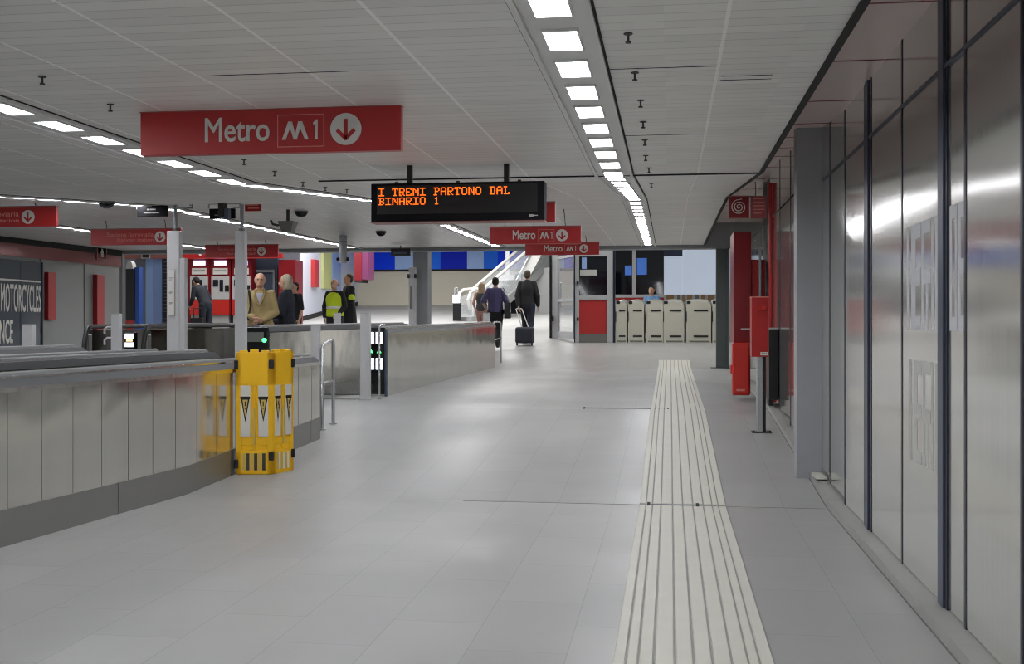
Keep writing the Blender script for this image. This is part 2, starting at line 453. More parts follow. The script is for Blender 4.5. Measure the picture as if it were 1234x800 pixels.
# mirrored stretch of the wall behind the grey pillar
for a, c in [(9.35, 9.9), (9.92, 10.6), (10.62, 11.5), (11.52, 12.6), (12.62, 13.8), (14.9, 16.2), (16.22, 18), (18.02, 19.8), (19.82, 21.3)]:
    b = MB(); b.box(XR, XR + .06, a, c, FH(c) + .055, 2.55, bevel=.003); b.build('wall_panel', M_MIRROR, wr)
    b = MB(); b.box(XR, XR + .06, a, c, 2.57, 3.28, bevel=.003); b.build('wall_panel', M_MIRROR, wr)
for y in (9.91, 11.51, 12.61):
    b = MB(); b.box(XR - .004, XR + .05, y - .02, y + .02, FH(y) + .05, 3.1); b.build('edge_frame', M_BLUEFR, wr, smooth=0)
b = MB()
b.rings([[(1.10, y, FH(y) - .05), (XR + .06, y, FH(y) - .05), (XR + .06, y, FH(y) + .05), (1.105, y, FH(y) + .05)] for y in ysteps(-4, 21.3)])
bs = b.build('baseboard_right', M_CURB, kind='structure', smooth=0)
b = MB(); b.rings([[(1.093, y, FH(y) - .01), (1.1, y, FH(y) - .01), (1.1, y, FH(y) + .0015), (1.093, y, FH(y) + .0015)] for y in ysteps(-4, 21.3)])
b.build('floor_gap', mat('kerb_joint', (122, 121, 118), rough=.7), bs, smooth=0)
b = MB(); b.box(1.0, XR + .05, 9.14, 9.34, FH(9.2) - .02, 2.96, bevel=.004)
b.build('wall_pier', M_PILLAR, kind='structure')
# ribbed white plate on the kerb at the pier's foot
t = thing('vent_plate', 'small white ribbed plate on the kerb at the foot of the grey pier', 'vent', (1.15, 8.95, FH(9) + .05))
b = MB(); b.box(1.108, 1.19, 8.80, 9.12, FH(9) + .05, FH(9) + .056); b.build('plate', M_WHITE, t)
for k in range(5):
    b = MB(); b.box(1.11, 1.188, 8.83 + k * .06, 8.85 + k * .06, FH(9) + .056, FH(9) + .064); b.build('rib', M_WHITE, t)

# left-hand wall
b = MB(); b.box(XL - .2, XL, -4, 21.3, 0, 2.62)
wl = b.build('wall_left', M_LWALL, kind='structure', smooth=0)
b = MB(); b.box(XL - .02, XL + .03, -4, 21.3, 2.44, 3.0)
b.build('upper_band', M_PINKBAND, wl, smooth=0)
b = MB(); b.box(XL + .0, XL + .05, -4, 21.3, 2.66, 2.8)
b.build('shadow_gap', M_DARKGAP, wl, smooth=0)
for y in (15.4, 16.9, 18.4, 19.9):
    b = MB(); b.box(XL, XL + .006, y, y + .015, FH(y), 2.44); b.build('panel_seam', M_DARKGAP, wl, smooth=0)
# glossy picture window with white letters on the left-hand wall
def wallY(px): return PX(px, 390, XL + .06).y
ya, yb = 10.0, wallY(50.5)
wp = thing('wall_advert', 'dark glossy advertising panel with big white capital letters on the grey wall', 'advert', (XL, (ya + yb) / 2, FH(yb)))
b = MB(); b.box(XL, XL + .05, ya, yb, .6, 2.38); b.build('advert_panel', mat('advert_gloss', (88, 94, 102), rough=.12), wp)
def wall_text(s, px0, px1, pyt, pyb, parent):
    y0, y1 = wallY(px0), wallY(px1)
    z1 = PX((px0 + px1) / 2, pyt, XL + .06).z; z0 = PX((px0 + px1) / 2, pyb, XL + .06).z
    me, w, h = text_mesh(s, y1 - y0, z1 - z0, .004, bold=.012)
    b = MB(); b.mesh(me, frame_matrix((XL + .052, y0, z0), (0, 1, 0), (0, 0, 1))); b.build('lettering', M_WHITE, parent, smooth=0, orient=False)
wall_text('MOTORCYCLES', 1.5, 49.5, 342.5, 376, wp)
wall_text('ENCE', -4, 16, 385, 414, wp)
b = MB(); b.box(XL + .05, XL + .056, 12, yb - .02, 2.02, 2.05); b.build('white_line', M_WHITE, wp, smooth=0)
b = MB(); b.box(XL + .049, XL + .0508, wallY(24.5), wallY(26), .6, 2.38); b.build('panel_joint', M_BLUEFR, wp, smooth=0)
b = MB(); b.box(XL + .05, XL + .07, wallY(50), wallY(51.5), .6, 2.38); b.build('panel_joint', M_BLUEFR, wp, smooth=0)
# red slabs jutting from the left-hand wall
def slab(pxa, px0, px1, pyt, pyb, label):
    """pxa..px0: end face from wall to outer face; px0..px1: the long outer face"""
    y0 = PX(pxa, 390, XL).y; d = PY(px0, 390, y0).x - XL
    y1 = PX(px1, 390, XL + d).y
    ym = (y0 + y1) / 2; z1 = PX((px0 + px1) / 2, pyt, XL + d).z; z0 = PX((px0 + px1) / 2, pyb, XL + d).z
    t = thing('wall_slab', label, 'panel', (XL, ym, z0))
    b = MB(); b.box(XL, XL + d, y0, y1, z0, z1, bevel=.006); b.build('slab_body', M_REDSLAB, t)
    b = MB(); b.box(XL + .004, XL + d - .002, y0 - .006, y0 - .0005, z0 + .01, z1 - .01); b.build('end_face', M_REDD, t)
slab(53.5, 58.5, 68, 328, 385, 'short red slab jutting from the grey wall beside the white capital letters')
slab(112, 117.5, 126, 331, 422, 'tall red slab jutting from the grey wall near its far end')

# ------------------------------------------------------------------ tactile paving
tp = thing('tactile_paving', 'pale ribbed tactile guide strip running down the grey tiled floor', 'tactile paving', (.08, 10, FH(10)))
TX0, TX1 = -.215, .395
def txo(y): return .01 if y < 22 else .01
ys = ysteps(2.2, 22.6)
b = MB()
b.rings([[(TX0, y, FH(y) - .01), (TX1, y, FH(y) - .01), (TX1, y, FH(y) + .003), (TX0, y, FH(y) + .003)] for y in ys])
b.build('paving_bed', M_TACTB, tp, smooth=0)
edges = [0, .045, .052, .091, .098, .151, .159, .232, .240, .303, .311, .375, .383, .448, .456, .511, .518, .554, .561, .61]
for a, c in zip(edges[0::2], edges[1::2]):
    b = MB()
    x0, x1 = TX0 + a, TX0 + c
    for y0, y1 in [(2.2, 8.04), (8.12, 22.6)]:
        b.rings([[(x0, y, FH(y) + .002), (x1, y, FH(y) + .002), (x1 - .003, y, FH(y) + .009), (x0 + .003, y, FH(y) + .009)] for y in ysteps(y0, y1)])
    b.build('rib', M_TACT, tp, smooth=0)
# floor hatch frames crossed by the strip
for nm, px0, px1, py in [('dark slotted frame of a floor hatch crossing the tactile strip by the ramp start', 780, 842, 609), ('thin dark frame of a floor hatch crossing the tactile strip far down the floor', 703, 806, 492)]:
    p0 = G(px0, py); p1 = G(px1, py); y = p0.y
    t = thing('floor_hatch', nm, 'hatch', (p0.x, y, FH(y)))
    b = MB()
    z = lambda yy: FH(yy)
    b.rings([[(p0.x, yy, FH(yy)), (p1.x, yy, FH(yy)), (p1.x, yy, FH(yy) + .0115), (p0.x, yy, FH(yy) + .0115)] for yy in (y, y + .022)])
    b.build('frame_bar', M_PILLAR, t, smooth=0)
    for s in (p0.x, p1.x - .02):
        b = MB(); b.rings([[(s, yy, FH(yy)), (s + .02, yy, FH(yy)), (s + .02, yy, FH(yy) + .012), (s, yy, FH(yy) + .012)] for yy in (y - .06, y + .06)])
        b.build('frame_end', M_DARKGAP, t, smooth=0)

# ------------------------------------------------------------------ lamp rows
ROWS = [-.395, -3.24, -6.08, -8.92]
ROWTXT = ['above the tactile strip', 'crossing behind the big hanging metro sign', 'beyond the black hanging warning signs', 'nearest the grey wall with white letters']
for ri, X in enumerate(ROWS):
    ys = ysteps(-4, 21.25, CP)
    b = MB()
    b.rings([[(X - .115, y, CH(y) - .004), (X + .115, y, CH(y) - .004), (X + .115, y, CH(y) + .03), (X - .115, y, CH(y) + .03)] for y in ys])
    ch = b.build('trim_%d' % (10 + ri), M_CHANNEL, kind='structure', smooth=0)
    for s in (-1, 1):
        b = MB(); xx = X + s * .125
        b.rings([[(xx - .010, y, CH(y) - .02), (xx + .010, y, CH(y) - .02), (xx + .010, y, CH(y) + .02), (xx - .010, y, CH(y) + .02)] for y in ys])
        b.build('channel_rim', M_CHANNEL, ch, smooth=0)
        b = MB(); xx = X + s * .140
        b.rings([[(xx - .005, y, CH(y) - .004), (xx + .005, y, CH(y) - .004), (xx + .005, y, CH(y) + .02), (xx - .005, y, CH(y) + .02)] for y in ys])
        b.build('rim_gap', M_DARKGAP, ch, smooth=0)
    proto = None
    y = 4.18 - .476 * 15
    while y < 21.1:
        z = CH(y) - .008; sl = (CH(y + .01) - CH(y - .01)) / .02
        lab = 'small glaring white ceiling lamp in the row ' + ROWTXT[ri]
        grp = 'ceiling lamps ' + ROWTXT[ri]
        if proto is None:
            proto = thing('ceiling_lamp', lab, 'lamp', (X, y, z), group=grp)
            b = MB(); b.box(-.062, .062, -.134, .134, -.002, .003); b.build('diffuser', M_LAMP, proto, world=False, smooth=0)
            b = MB()
            for s in (-1, 1):
                b.box(s * .066 - .004, s * .066 + .004, -.150, .150, -.006, .004)
                b.box(-.070, .070, s * .144 - .006, s * .144 + .006, -.006, .004)
            b.build('lamp_frame', M_CHANNEL, proto, world=False, smooth=0)
            o = proto
        else:
            o = dup(proto, (X, y, z))
        o.rotation_euler = (math.atan(sl), 0, 0)
        y += .476

# small dark pendant fittings in lines below the ceiling
proto = None
def fitting(px, py, lab, grp, s=1.0):
    global proto
    v = (390 - py) / F
    r = ray(px, py); t = 2.0
    while t < 22:
        p = EYE + r * t
        if p.z >= CH(p.y): break
        t += .01
    loc = (p.x, p.y, CH(p.y))
    if proto is None:
        proto = thing('ceiling_fitting', lab, 'ceiling fitting', loc, group=grp)
        b = MB(); b.cyl((0, 0, 0), (0, 0, -.004), .017, seg=16); b.build('mounting_plate', M_KNOB, proto, world=False)
        b = MB(); b.cyl((0, 0, -.004), (0, 0, -.03), .0045, seg=8); b.cyl((0, 0, -.03), (0, 0, -.036), .011, seg=12); b.build('stem', M_KNOB, proto, world=False)
        return proto
    return dup(proto, loc, label=lab, group=grp)
for px, py in [(757, 40), (765, 87), (772, 120), (775, 146), (777, 168), (778, 187), (782, 202), (785, 221)]:
    fitting(px, py, 'small dark pendant fitting on the ceiling beside the lamp row above the tactile strip', 'fittings beside the strip lamps')
for px, py in [(51, 92), (133, 125), (294, 192), (331, 206), (365, 219), (392, 225), (418, 228)]:
    fitting(px, py, 'small dark pendant fitting on the ceiling beside the lamp row behind the big metro sign', 'fittings beside the second lamp row')
# ================================================================== MOVING WALKWAYS
def balustrade(root, xf, side, y0, y1, zt, w=.30, m=None, plinth=True, seams=True, ends=(True, True)):
    """one balustrade: outer face on line xf(y); body extends to side*-w ; zt(y) deck height"""
    m = m or M_BALU
    X = lambda y, s: xf(y) - side * s          # s = inward offset
    ys = ysteps(y0, y1)
    def sweep(sec, mm, name, parent, yy=ys, smooth=30):
        b = MB(); b.rings([[(X(y, s), y, z) for s, z in sec(y)] for y in yy]); return b.build(name, mm, parent, smooth=smooth)
    body = sweep(lambda y: [(0, FH(y) + .0), (0, zt(y) - .085), (w, zt(y) - .085), (w, FH(y))], m, 'balustrade', root)
    # plinth, slightly proud, in lengths
    ya = y0 if plinth else y1
    while ya < y1 - .05:
        yb = min(ya + 1.6, y1)
        sweep(lambda y: [(-.006, FH(y)), (-.006, FH(y) + .215), (w + .006, FH(y) + .215), (w + .006, FH(y))], M_PLINTH, 'plinth', body, ysteps(ya + .004, yb - .004), 0)
        ya = yb
    # sheet seams
    if seams:
        y = y0 + .28
        while y < y1 - .1:
            b = MB(); b.box(min(X(y, -.0015), X(y, .002)), max(X(y, -.0015), X(y, .002)), y - .001, y + .001, FH(y) + .2, zt(y) - .1)
            b.build('seam', M_SEAM, body, smooth=0)
            y += .31
    sweep(lambda y: [(-.014, zt(y) - .102), (-.014, zt(y) - .074), (.01, zt(y) - .074), (.01, zt(y) - .102)], M_TRIM, 'lower_trim', body, smooth=0)
    sweep(lambda y: [(-.008, zt(y) - .078), (.055, zt(y) - .022), (w - .055, zt(y) - .022), (w + .008, zt(y) - .078)], M_DECK, 'deck', body, smooth=0)
    sweep(lambda y: [(.046, zt(y) - .028), (.046, zt(y) - .014), (.064, zt(y) - .014), (.064, zt(y) - .028)], M_TRIM, 'upper_trim', body, smooth=0)
    hs = w * .42
    # handrail: rounded bar with a bright guide underneath
    prof = [(hs + .036 * math.cos(a), .004 + .016 * math.sin(a)) for a in [PI * k / 8 for k in range(9)]]
    prof = prof + [(hs - .036, -.008), (hs + .036, -.008)]
    sweep(lambda y: [(s, zt(y) - .010 + z) for s, z in prof], M_RAIL if m is M_BALU else M_RUBBER, 'handrail', body)
    sweep(lambda y: [(hs - .05, zt(y) - .024), (hs - .05, zt(y) - .014), (hs + .05, zt(y) - .014), (hs + .05, zt(y) - .024)], M_TRIM, 'handrail_guide', body, smooth=0)
    for e, (ye, sg) in zip(ends, ((y0, -1), (y1, 1))):
        if not e: continue
        b = MB()
        # end cap: rounded shell closing the run, chrome ribbed
        for k in range(5):
            za = FH(ye) + .25 + k * (zt(ye) - .12 - FH(ye) - .25) / 5
            zb = za + (zt(ye) - .12 - FH(ye) - .25) / 5 - .012
            b.box(min(X(ye, .01), X(ye, w - .01)), max(X(ye, .01), X(ye, w - .01)), min(ye, ye + sg * .03), max(ye, ye + sg * .03), za, zb, bevel=.006)
        b.build('end_cap', M_CHROME, body)
        r = (zt(ye) - FH(ye) - .34) / 2
        b = MB(); pts = [(X(ye, hs), ye - sg * .02, zt(ye) - .012)]
        for k in range(11):
            a = PI / 2 - PI * k / 10
            pts.append((X(ye, hs), ye + sg * r * .55 * math.cos(a), zt(ye) - .012 - r + r * math.sin(a)))
        b.tube(pts, .026, 10); b.build('handrail_return', M_RUBBER, body)
    return body

def glass_side(root, xf, y0, y1, zt):
    X0 = xf(y0); b = MB(); ys = ysteps(y0, y1)
    b.rings([[(xf(y) - .03, y, FH(y)), (xf(y) + .03, y, FH(y)), (xf(y) + .03, y, zt(y) - .05), (xf(y) - .03, y, zt(y) - .05)] for y in ys])
    body = b.build('mirrored_side', M_DMIRROR, root, smooth=0)
    pts = []
    r = .38
    for k in range(9):
        a = PI + PI / 2 * k / 8 - PI / 2
        pts.append((xf(y0), y0 - r * .5 * math.cos(PI / 2 * k / 8), zt(y0) - r + r * math.sin(PI / 2 * k / 8)))
    pts = pts + [(xf(y), y, zt(y)) for y in ys[1:-1]]
    for k in range(9): pts.append((xf(y1), y1 + r * .5 * math.sin(PI / 2 * k / 8), zt(y1) - r + r * math.cos(PI / 2 * k / 8)))
    b = MB(); b.tube(pts, .034, 10); b.build('handrail', M_RUBBER, body)
    b = MB(); b.box(X0 - .036, X0 + .036, y1, y1 + .15, FH(y1) + .2, zt(y1) - .1, bevel=.03); b.build('chrome_end', M_CHROME, body)
    b = MB(); b.box(X0 - .036, X0 + .036, y0 - .15, y0, FH(y0) + .2, zt(y0) - .1, bevel=.03); b.build('chrome_end', M_CHROME, body)
    b = MB(); b.rings([[(xf(y) - .034, y, FH(y)), (xf(y) + .034, y, FH(y)), (xf(y) + .034, y, FH(y) + .18), (xf(y) - .034, y, FH(y) + .18)] for y in ys]); b.build('plinth', M_RUBBER, body, smooth=0)
    return body
xa = lambda y: -3.85 + .098 * (y - 6.02)         # outer face, near walkway
xb = lambda y: -3.68 + .053 * (y - 14.33)        # outer face, far walkway
flat1 = lambda y: 1.0
top2 = lambda y: 1.255 + (y - 14.3) * .0115
def walkway(label, grp, runs, belt, y0, y1):
    xm = (belt[0](y0) + belt[1](y0)) / 2
    t = thing('moving_walkway', label, 'moving walkway', (xm, y0, FH(y0)), group=None)
    for r in runs: r(t)
    b = MB(); ys = ysteps(y0 + .02, y1 - .02)
    b.rings([[(belt[0](y), y, FH(y) - .01), (belt[1](y), y, FH(y) - .01), (belt[1](y), y, FH(y) + .018), (belt[0](y), y, FH(y) + .018)] for y in ys])
    bl = b.build('belt', M_BELT, t, smooth=0)
    b = MB()
    n = 18
    for k in range(n):
        f = (k + .5) / n
        b.rings([[(belt[0](y) * (1 - f) + belt[1](y) * f - .012, y, FH(y) + .017), (belt[0](y) * (1 - f) + belt[1](y) * f + .012, y, FH(y) + .017),
                  (belt[0](y) * (1 - f) + belt[1](y) * f + .012, y, FH(y) + .026), (belt[0](y) * (1 - f) + belt[1](y) * f - .012, y, FH(y) + .026)] for y in ys])
    b.build('belt_rib', M_PLINTH, bl, smooth=0)
    for ye in (y0, y1):
        s = 1 if ye == y1 else -1
        b = MB(); b.rings([[(belt[0](y) - .02, y, FH(y) - .01), (belt[1](y) + .02, y, FH(y) - .01), (belt[1](y) + .02, y, FH(y) + .012), (belt[0](y) - .02, y, FH(y) + .012)] for y in sorted((ye, ye + s * .55))])
        b.build('comb_plate', M_PLINTH, t, smooth=0)
    return t
walkway('moving walkway with a long steel side wall rising beside the yellow folding barrier', None,
        [lambda t: balustrade(t, xa, 1, 2.4, 10.62, flat1, ends=(False, False)),
         lambda t: balustrade(t, lambda y: xa(y) - 1.22 - .30, -1, 2.4, 11.0, lambda y: 1.03)],
        (lambda y: xa(y) - 1.22, lambda y: xa(y) - .30), 2.4, 10.6)
walkway('moving walkway running behind the one with the long steel side wall', None,
        [lambda t: balustrade(t, lambda y: xa(y) - 1.63, 1, 2.4, 10.7, lambda y: 1.04),
         lambda t: balustrade(t, lambda y: xa(y) - 3.1, -1, 2.4, 11.2, lambda y: 1.07)],
        (lambda y: xa(y) - 2.8, lambda y: xa(y) - 1.93), 2.4, 10.6)
def newel_panel(body_root, x0, x1, y, z0, z1, lit=True, arrow=True):
    b = MB(); b.box(x0, x1, y - .05, y, z0, z1, bevel=.012); pn = b.build('newel_cover', M_DGLASS, body_root)
    if lit:
        mid = (x0 + x1) / 2
        zz = z0 + (z1 - z0) * .36
        h = (z1 - zz - .05) / 3
        for k in (0, 2):
            for (a, c) in ((x0 + .03, mid - .012), (mid + .012, x1 - .03)):
                b = MB(); b.box(a, c, y - .056, y - .049, zz + k * h + .01, zz + (k + 1) * h - .012); b.build('lit_cell', M_CELL, pn, smooth=0)
        if arrow:
            zc = zz + 1.45 * h
            for s in (-1, 1):
                b = MB(); b.prism([(mid + s * .055 - .028, zc - .018), (mid + s * .055 + .028, zc - .018), (mid + s * .055, zc + .03)], 'y', y - .057, y - .05)
                b.build('green_arrow', M_GREENL, pn, smooth=0)
    return pn
def rB(t):
    o = balustrade(t, xb, 1, 14.34, 21.25, top2, w=.28, ends=(False, False), plinth=False, seams=False)
    newel_panel(t, xb(14.3) - .27, xb(14.3) - .01, 14.33, FH(14.3) + .03, 1.25)
    b = MB(); b.box(xb(14.3) - .012, xb(14.3) + .012, 14.28, 14.36, FH(14.3), 1.23, bevel=.003); b.build('edge_strip', M_POSTBL, t)
def lB(t):
    balustrade(t, lambda y: -5.18, -1, 13.3, 20.9, lambda y: 1.275 + (y - 13.3) * .006, w=.28, ends=(False, False), plinth=False, seams=False)
    newel_panel(t, -5.20, -4.90, 13.29, FH(13.3) + .03, 1.26, lit=False)
    b = MB(); c = PY(318, 410, 13.22); b.ball((c.x, 13.235, c.z), .028, 12, 8); b.build('green_lamp', M_GREENL, t)
    b = MB(); b.box(-5.17, -4.95, 13.225, 13.24, c.z - .02, c.z + .10); b.build('newel_glass', M_GATES, t)
walkway('moving walkway with a glowing white and green entry panel and steel side wall', None, [rB, lB], (lambda y: -4.90, lambda y: xb(max(y, 14.3)) - .28), 14.34, 20.9)
def rD(t): glass_side(t, lambda y: -5.32, 13.5, 20.9, lambda y: 1.24 + (y - 13.3) * .006)
def lD(t): glass_side(t, lambda y: -7.1, 14.6, 17.6, lambda y: 1.26 + (y - 14) * .006)
walkway('moving walkway with dark mirrored side wall in front of the red ticket machines', None, [rD, lD], (lambda y: -7.0, lambda y: -5.42), 14.0, 18.0)
def rE(t): glass_side(t, lambda y: -8.35, 15.3, 19.5, lambda y: 1.25 + (y - 14) * .006)
walkway_e = walkway('moving walkway nearest the grey wall with small lamps glowing at its entry', None, [rE], (lambda y: -9.4, lambda y: -8.45), 14.8, 19.5)
p0 = PY(150, 402, 14.6); p1 = PY(162, 418, 14.6)
b = MB(); b.box(p0.x, p1.x, 14.6, 14.7, FH(14.6), p0.z + .02, bevel=.01); pn = b.build('entry_pillar', M_DGLASS, walkway_e)
b = MB(); b.box(p0.x + .01, p1.x - .01, 14.59, 14.6, p0.z - .07, p0.z); b.build('lit_cell', M_CELL, pn)
b = MB(); b.box(p0.x + .01, p1.x - .01, 14.59, 14.6, p1.z, p1.z + .06); b.build('lit_cell', M_CELL, pn)
b = MB(); b.box(p0.x + .03, p1.x - .03, 14.59, 14.6, p1.z + .075, p1.z + .115); b.build('orange_lamp', M_ORANGEL, pn)

# ------------------------------------------------------------------ guard posts
def post(name, label, px, D, w, ztop, group=None, bracket=False, d=.08):
    x, y = XY(px, D); z = FH(y)
    t = thing(name, label, 'post', (x, y, z), group=group)
    b = MB(); b.box(x - w / 2, x + w / 2, y - d / 2, y + d / 2, z, ztop, bevel=.008); b.build('post_body', M_WPOST, t)
    b = MB(); b.box(x - w / 2 - .02, x + w / 2 + .02, y - d / 2 - .02, y + d / 2 + .02, z - .005, z + .012, bevel=.003); b.build('base_plate', M_ALU, t)
    b = MB(); b.box(x - w / 2 + .006, x + w / 2 - .006, y - d / 2 - .002, y + d / 2 + .002, ztop - .012, ztop + .003); b.build('top_cap', M_LGREY, t)
    return t
def ztop(py, D): return 1.3 + (390 - py) * D / F
post('guard_post', 'white guard post between the metal hoop and the lit walkway entry', 440.5, 14.2, .125, ztop(377, 14.2))
post('guard_post', 'white guard post just behind the yellow barrier beside the metal hoop', 380.5, 11.55, .085, ztop(391, 11.55))
post('guard_post', 'short white guard post at the far end of the steel wall by the walkers', 586.5, 21.75, .13, ztop(377, 21.75))
post('guard_post', 'short white guard post in front of the two talking staff', 406.5, 21.6, .13, ztop(377, 21.6))
post('guard_post', 'white guard post in front of the white capital letters', 35, 12.0, .115, ztop(391, 12.0))
t = post('guard_post', 'white guard post with a little double rail beside the tall red slab', 140.5, 14.5, .12, ztop(378, 14.5))
for py in (394, 407):
    p = PD(126, py, 14.5); q = PD(135, py, 14.5)
    b = MB(); b.tube([(q.x + .02, q.y, q.z), (p.x + .04, p.y, q.z), (p.x, p.y, q.z - .03), (p.x, p.y, q.z - .09)], .014); b.build('side_rail', M_WPOST, t)
# two tall posts carrying thin poles and a warning sign
def tall_post(label, px, w, notice):
    D = 13.2
    x, y = XY(px, D); z = FH(y); zt = ztop(278.5, D)
    t = thing('tall_post', label, 'post', (x, y, z))
    b = MB(); b.box(x - w / 2, x + w / 2, y - .05, y + .05, z, zt, bevel=.008); b.build('post_body', M_WPOST, t)
    b = MB(); b.cyl((x + .01, y, zt - .01), (x + .01, y, CH(y - .03) - .002), .022, seg=14); b.build('pole', M_PILLAR, t)
    b = MB(); b.cyl((x + .01, y, zt), (x + .01, y, zt + .03), .036, seg=14); b.build('pole_collar', M_GATES, t)
    b = MB(); b.box(x - w / 2 - .02, x + w / 2 + .02, y - .07, y + .07, z - .005, z + .012); b.build('base_plate', M_ALU, t)
    return t, x, y
t, x, y = tall_post('taller broad white post carrying a thin pole, with a notice strip on its side', 210.5, .155, True)
p0 = PD(201, 325, 13.1); p1 = PD(209, 380, 13.1)
b = MB(); b.box(p0.x, p1.x, y - .075, y - .05, p1.z, p0.z, bevel=.006); nb = b.build('notice_strip', M_WHITE, t)
b = MB()
for k, f in enumerate((.82, .52, .28)):
    for j in range(3): b.box(p0.x + .012, p1.x - .015 - .01 * j, y - .0765, y - .074, p1.z + (p0.z - p1.z) * f - j * .012, p1.z + (p0.z - p1.z) * f - j * .012 + .005)
b.build('notice_lines', M_GATES, nb, smooth=0)
p = PD(219, 340, 13.2)
b = MB(); b.box(p.x - .01, p.x + .06, y - .04, y + .04, FH(y), ztop(311, 13.2), bevel=.006); b.build('side_post', M_WPOST, t)
t2, x2, y2 = tall_post('tall slim white post carrying a thin pole beside the man in the beige coat', 290.5, .12, False)

def ceiling_bracket_sign(label, pxs, pys, frame, Yd, lines=True):
    """black two-line sign under a thin hanging frame"""
    D = Yd
    p0 = PD(pxs[0], pys[0], D); p1 = PD(pxs[1], pys[1], D)
    y = (p0.y + p1.y) / 2
    t = thing('warning_sign', label, 'sign', ((p0.x + p1.x) / 2, y, p1.z))
    b = MB(); b.box(p0.x, p1.x, y - .02, y + .02, p1.z, p0.z, bevel=.004); bd = b.build('sign_board', M_MATT, t)
    h = p0.z - p1.z; w = p1.x - p0.x
    b = MB()
    for f, segs in ((.58, ((.33, .42), (.44, .62))), (.28, ((.22, .48), (.50, .74)))):
        for u, v in segs: b.box(p0.x + w * u, p0.x + w * v, y - .0215, y - .019, p1.z + h * f, p1.z + h * (f + .13))
    b.build('text_lines', M_GATES, bd, smooth=0)
    f0 = PD(frame[0], frame[2], D); f1 = PD(frame[1], frame[3], D)
    b = MB()
    for (xa_, xb_, za, zb) in ((f0.x, f1.x, f0.z - .012, f0.z), (f0.x, f0.x + .012, f1.z, f0.z), (f1.x - .012, f1.x, f1.z, f0.z)):
        b.box(xa_, xb_, y - .008, y + .008, za, zb)
    b.box(p1.x - .02, f1.x, y - .008, y + .008, f1.z, f1.z + .012)
    b.build('hanging_frame', M_ALU, t, smooth=0)
    b = MB()
    for xx in (f0.x + .02, f1.x - .02): b.cyl((xx, y, f0.z - .004), (xx, y, CH(y)), .004, seg=8)
    b.build('hanger', M_KNOB, t)
    return t, y
t, yy = ceiling_bracket_sign('black hanging sign with faint grey lines beside the broad white post', (165, 203.5), (248, 261), (163, 235, 240, 252), 13.0)
t.location
t3, yy = ceiling_bracket_sign('black hanging sign partly hidden by a dark loudspeaker beside the slim white post', (252, 284), (251.5, 263.5), (250, 291, 245, 251), 13.0)
# rods on the posts and the dark horn speaker
def rod(label, pts, D, r=.012):
    P = [PD(a, c, D) for a, c in pts]
    t = thing('antenna_rod', label, 'antenna', P[0])
    b = MB(); b.tube(P[:2] if len(P) < 3 else P, r); b.build('rod', M_KNOB, t)
    b = MB(); b.cyl(P[0] + Vector((0, 0, -.02)), P[0] + Vector((0, 0, .02)), .018, seg=10); b.build('clamp', M_BLACK, t)
rod('dark rod with a curved end on the pole of the broad white post', [(182, 239), (196, 238.5), (209, 238), (218, 239), (225, 243), (230, 247)], 13.15)
rod('straight dark rod on the pole of the slim white post', [(262, 244), (275, 243.5), (290, 243.5), (304, 242)], 13.15, .008)
p = PD(270, 242, 12.9); q = PD(270, 265, 12.9)
t = thing('loudspeaker', 'dark upright loudspeaker hanging in front of the black sign by the slim post', 'speaker', (p.x, p.y, q.z))
b = MB(); b.box(p.x - .045, p.x + .03, p.y - .08, p.y + .04, q.z + .02, p.z, bevel=.015); b.build('housing', M_BLACK, t)
b = MB(); b.box(p.x + .02, p.x + .075, p.y - .07, p.y + .03, q.z, q.z + .13, bevel=.012); b.build('horn', M_POSTBL, t)
b = MB(); b.cyl((p.x, p.y - .02, p.z - .01), (p.x, p.y - .02, CH(p.y)), .012); b.build('bracket', M_BLACK, t)
# small red notice by the slim post
def small_sign(name, label, cat, px0, px1, py0, py1, D, m, lines=None, ml=None, frame=None, hang=True):
    p0 = PD(px0, py0, D); p1 = PD(px1, py1, D); y = (p0.y + p1.y) / 2
    t = thing(name, label, cat, ((p0.x + p1.x) / 2, y, p1.z))
    b = MB(); b.box(p0.x, p1.x, y - .012, y + .012, p1.z, p0.z, bevel=.003); bd = b.build('sign_board', m, t)
    if frame:
        b = MB(); e = .012
        for (a, c, za, zb) in ((p0.x - e, p1.x + e, p0.z, p0.z + e), (p0.x - e, p1.x + e, p1.z - e, p1.z), (p0.x - e, p0.x, p1.z, p0.z), (p1.x, p1.x + e, p1.z, p0.z)):
            b.box(a, c, y - .016, y + .014, za, zb)
        b.build('sign_frame', frame, t, smooth=0)
    if lines:
        b = MB(); n = len(lines); h = p0.z - p1.z; w = p1.x - p0.x
        for k, (f0, f1) in enumerate(lines):
            z = p0.z - h * (k + .75) / (n + .5)
            b.box(p0.x + w * f0, p0.x + w * f1, y - .0145, y - .011, z, z + h * .28 / n * 1.2)
        b.build('text_lines', ml or M_FADED, bd, smooth=0)
    if hang:
        b = MB()
        for xx in (p0.x + .03, p1.x - .03): b.cyl((xx, y, p0.z), (xx, y, CH(y) if y < 21.3 else p0.z + .3), .005, seg=8)
        b.build('hanger', M_KNOB, t)
    return t, p0, p1, y
small_sign('notice_sign', 'small red notice with faded lines hanging beside the slim white post', 'sign', 295, 315, 245, 254.5, 13.3, M_REDP, [(.12, .85), (.2, .9)])

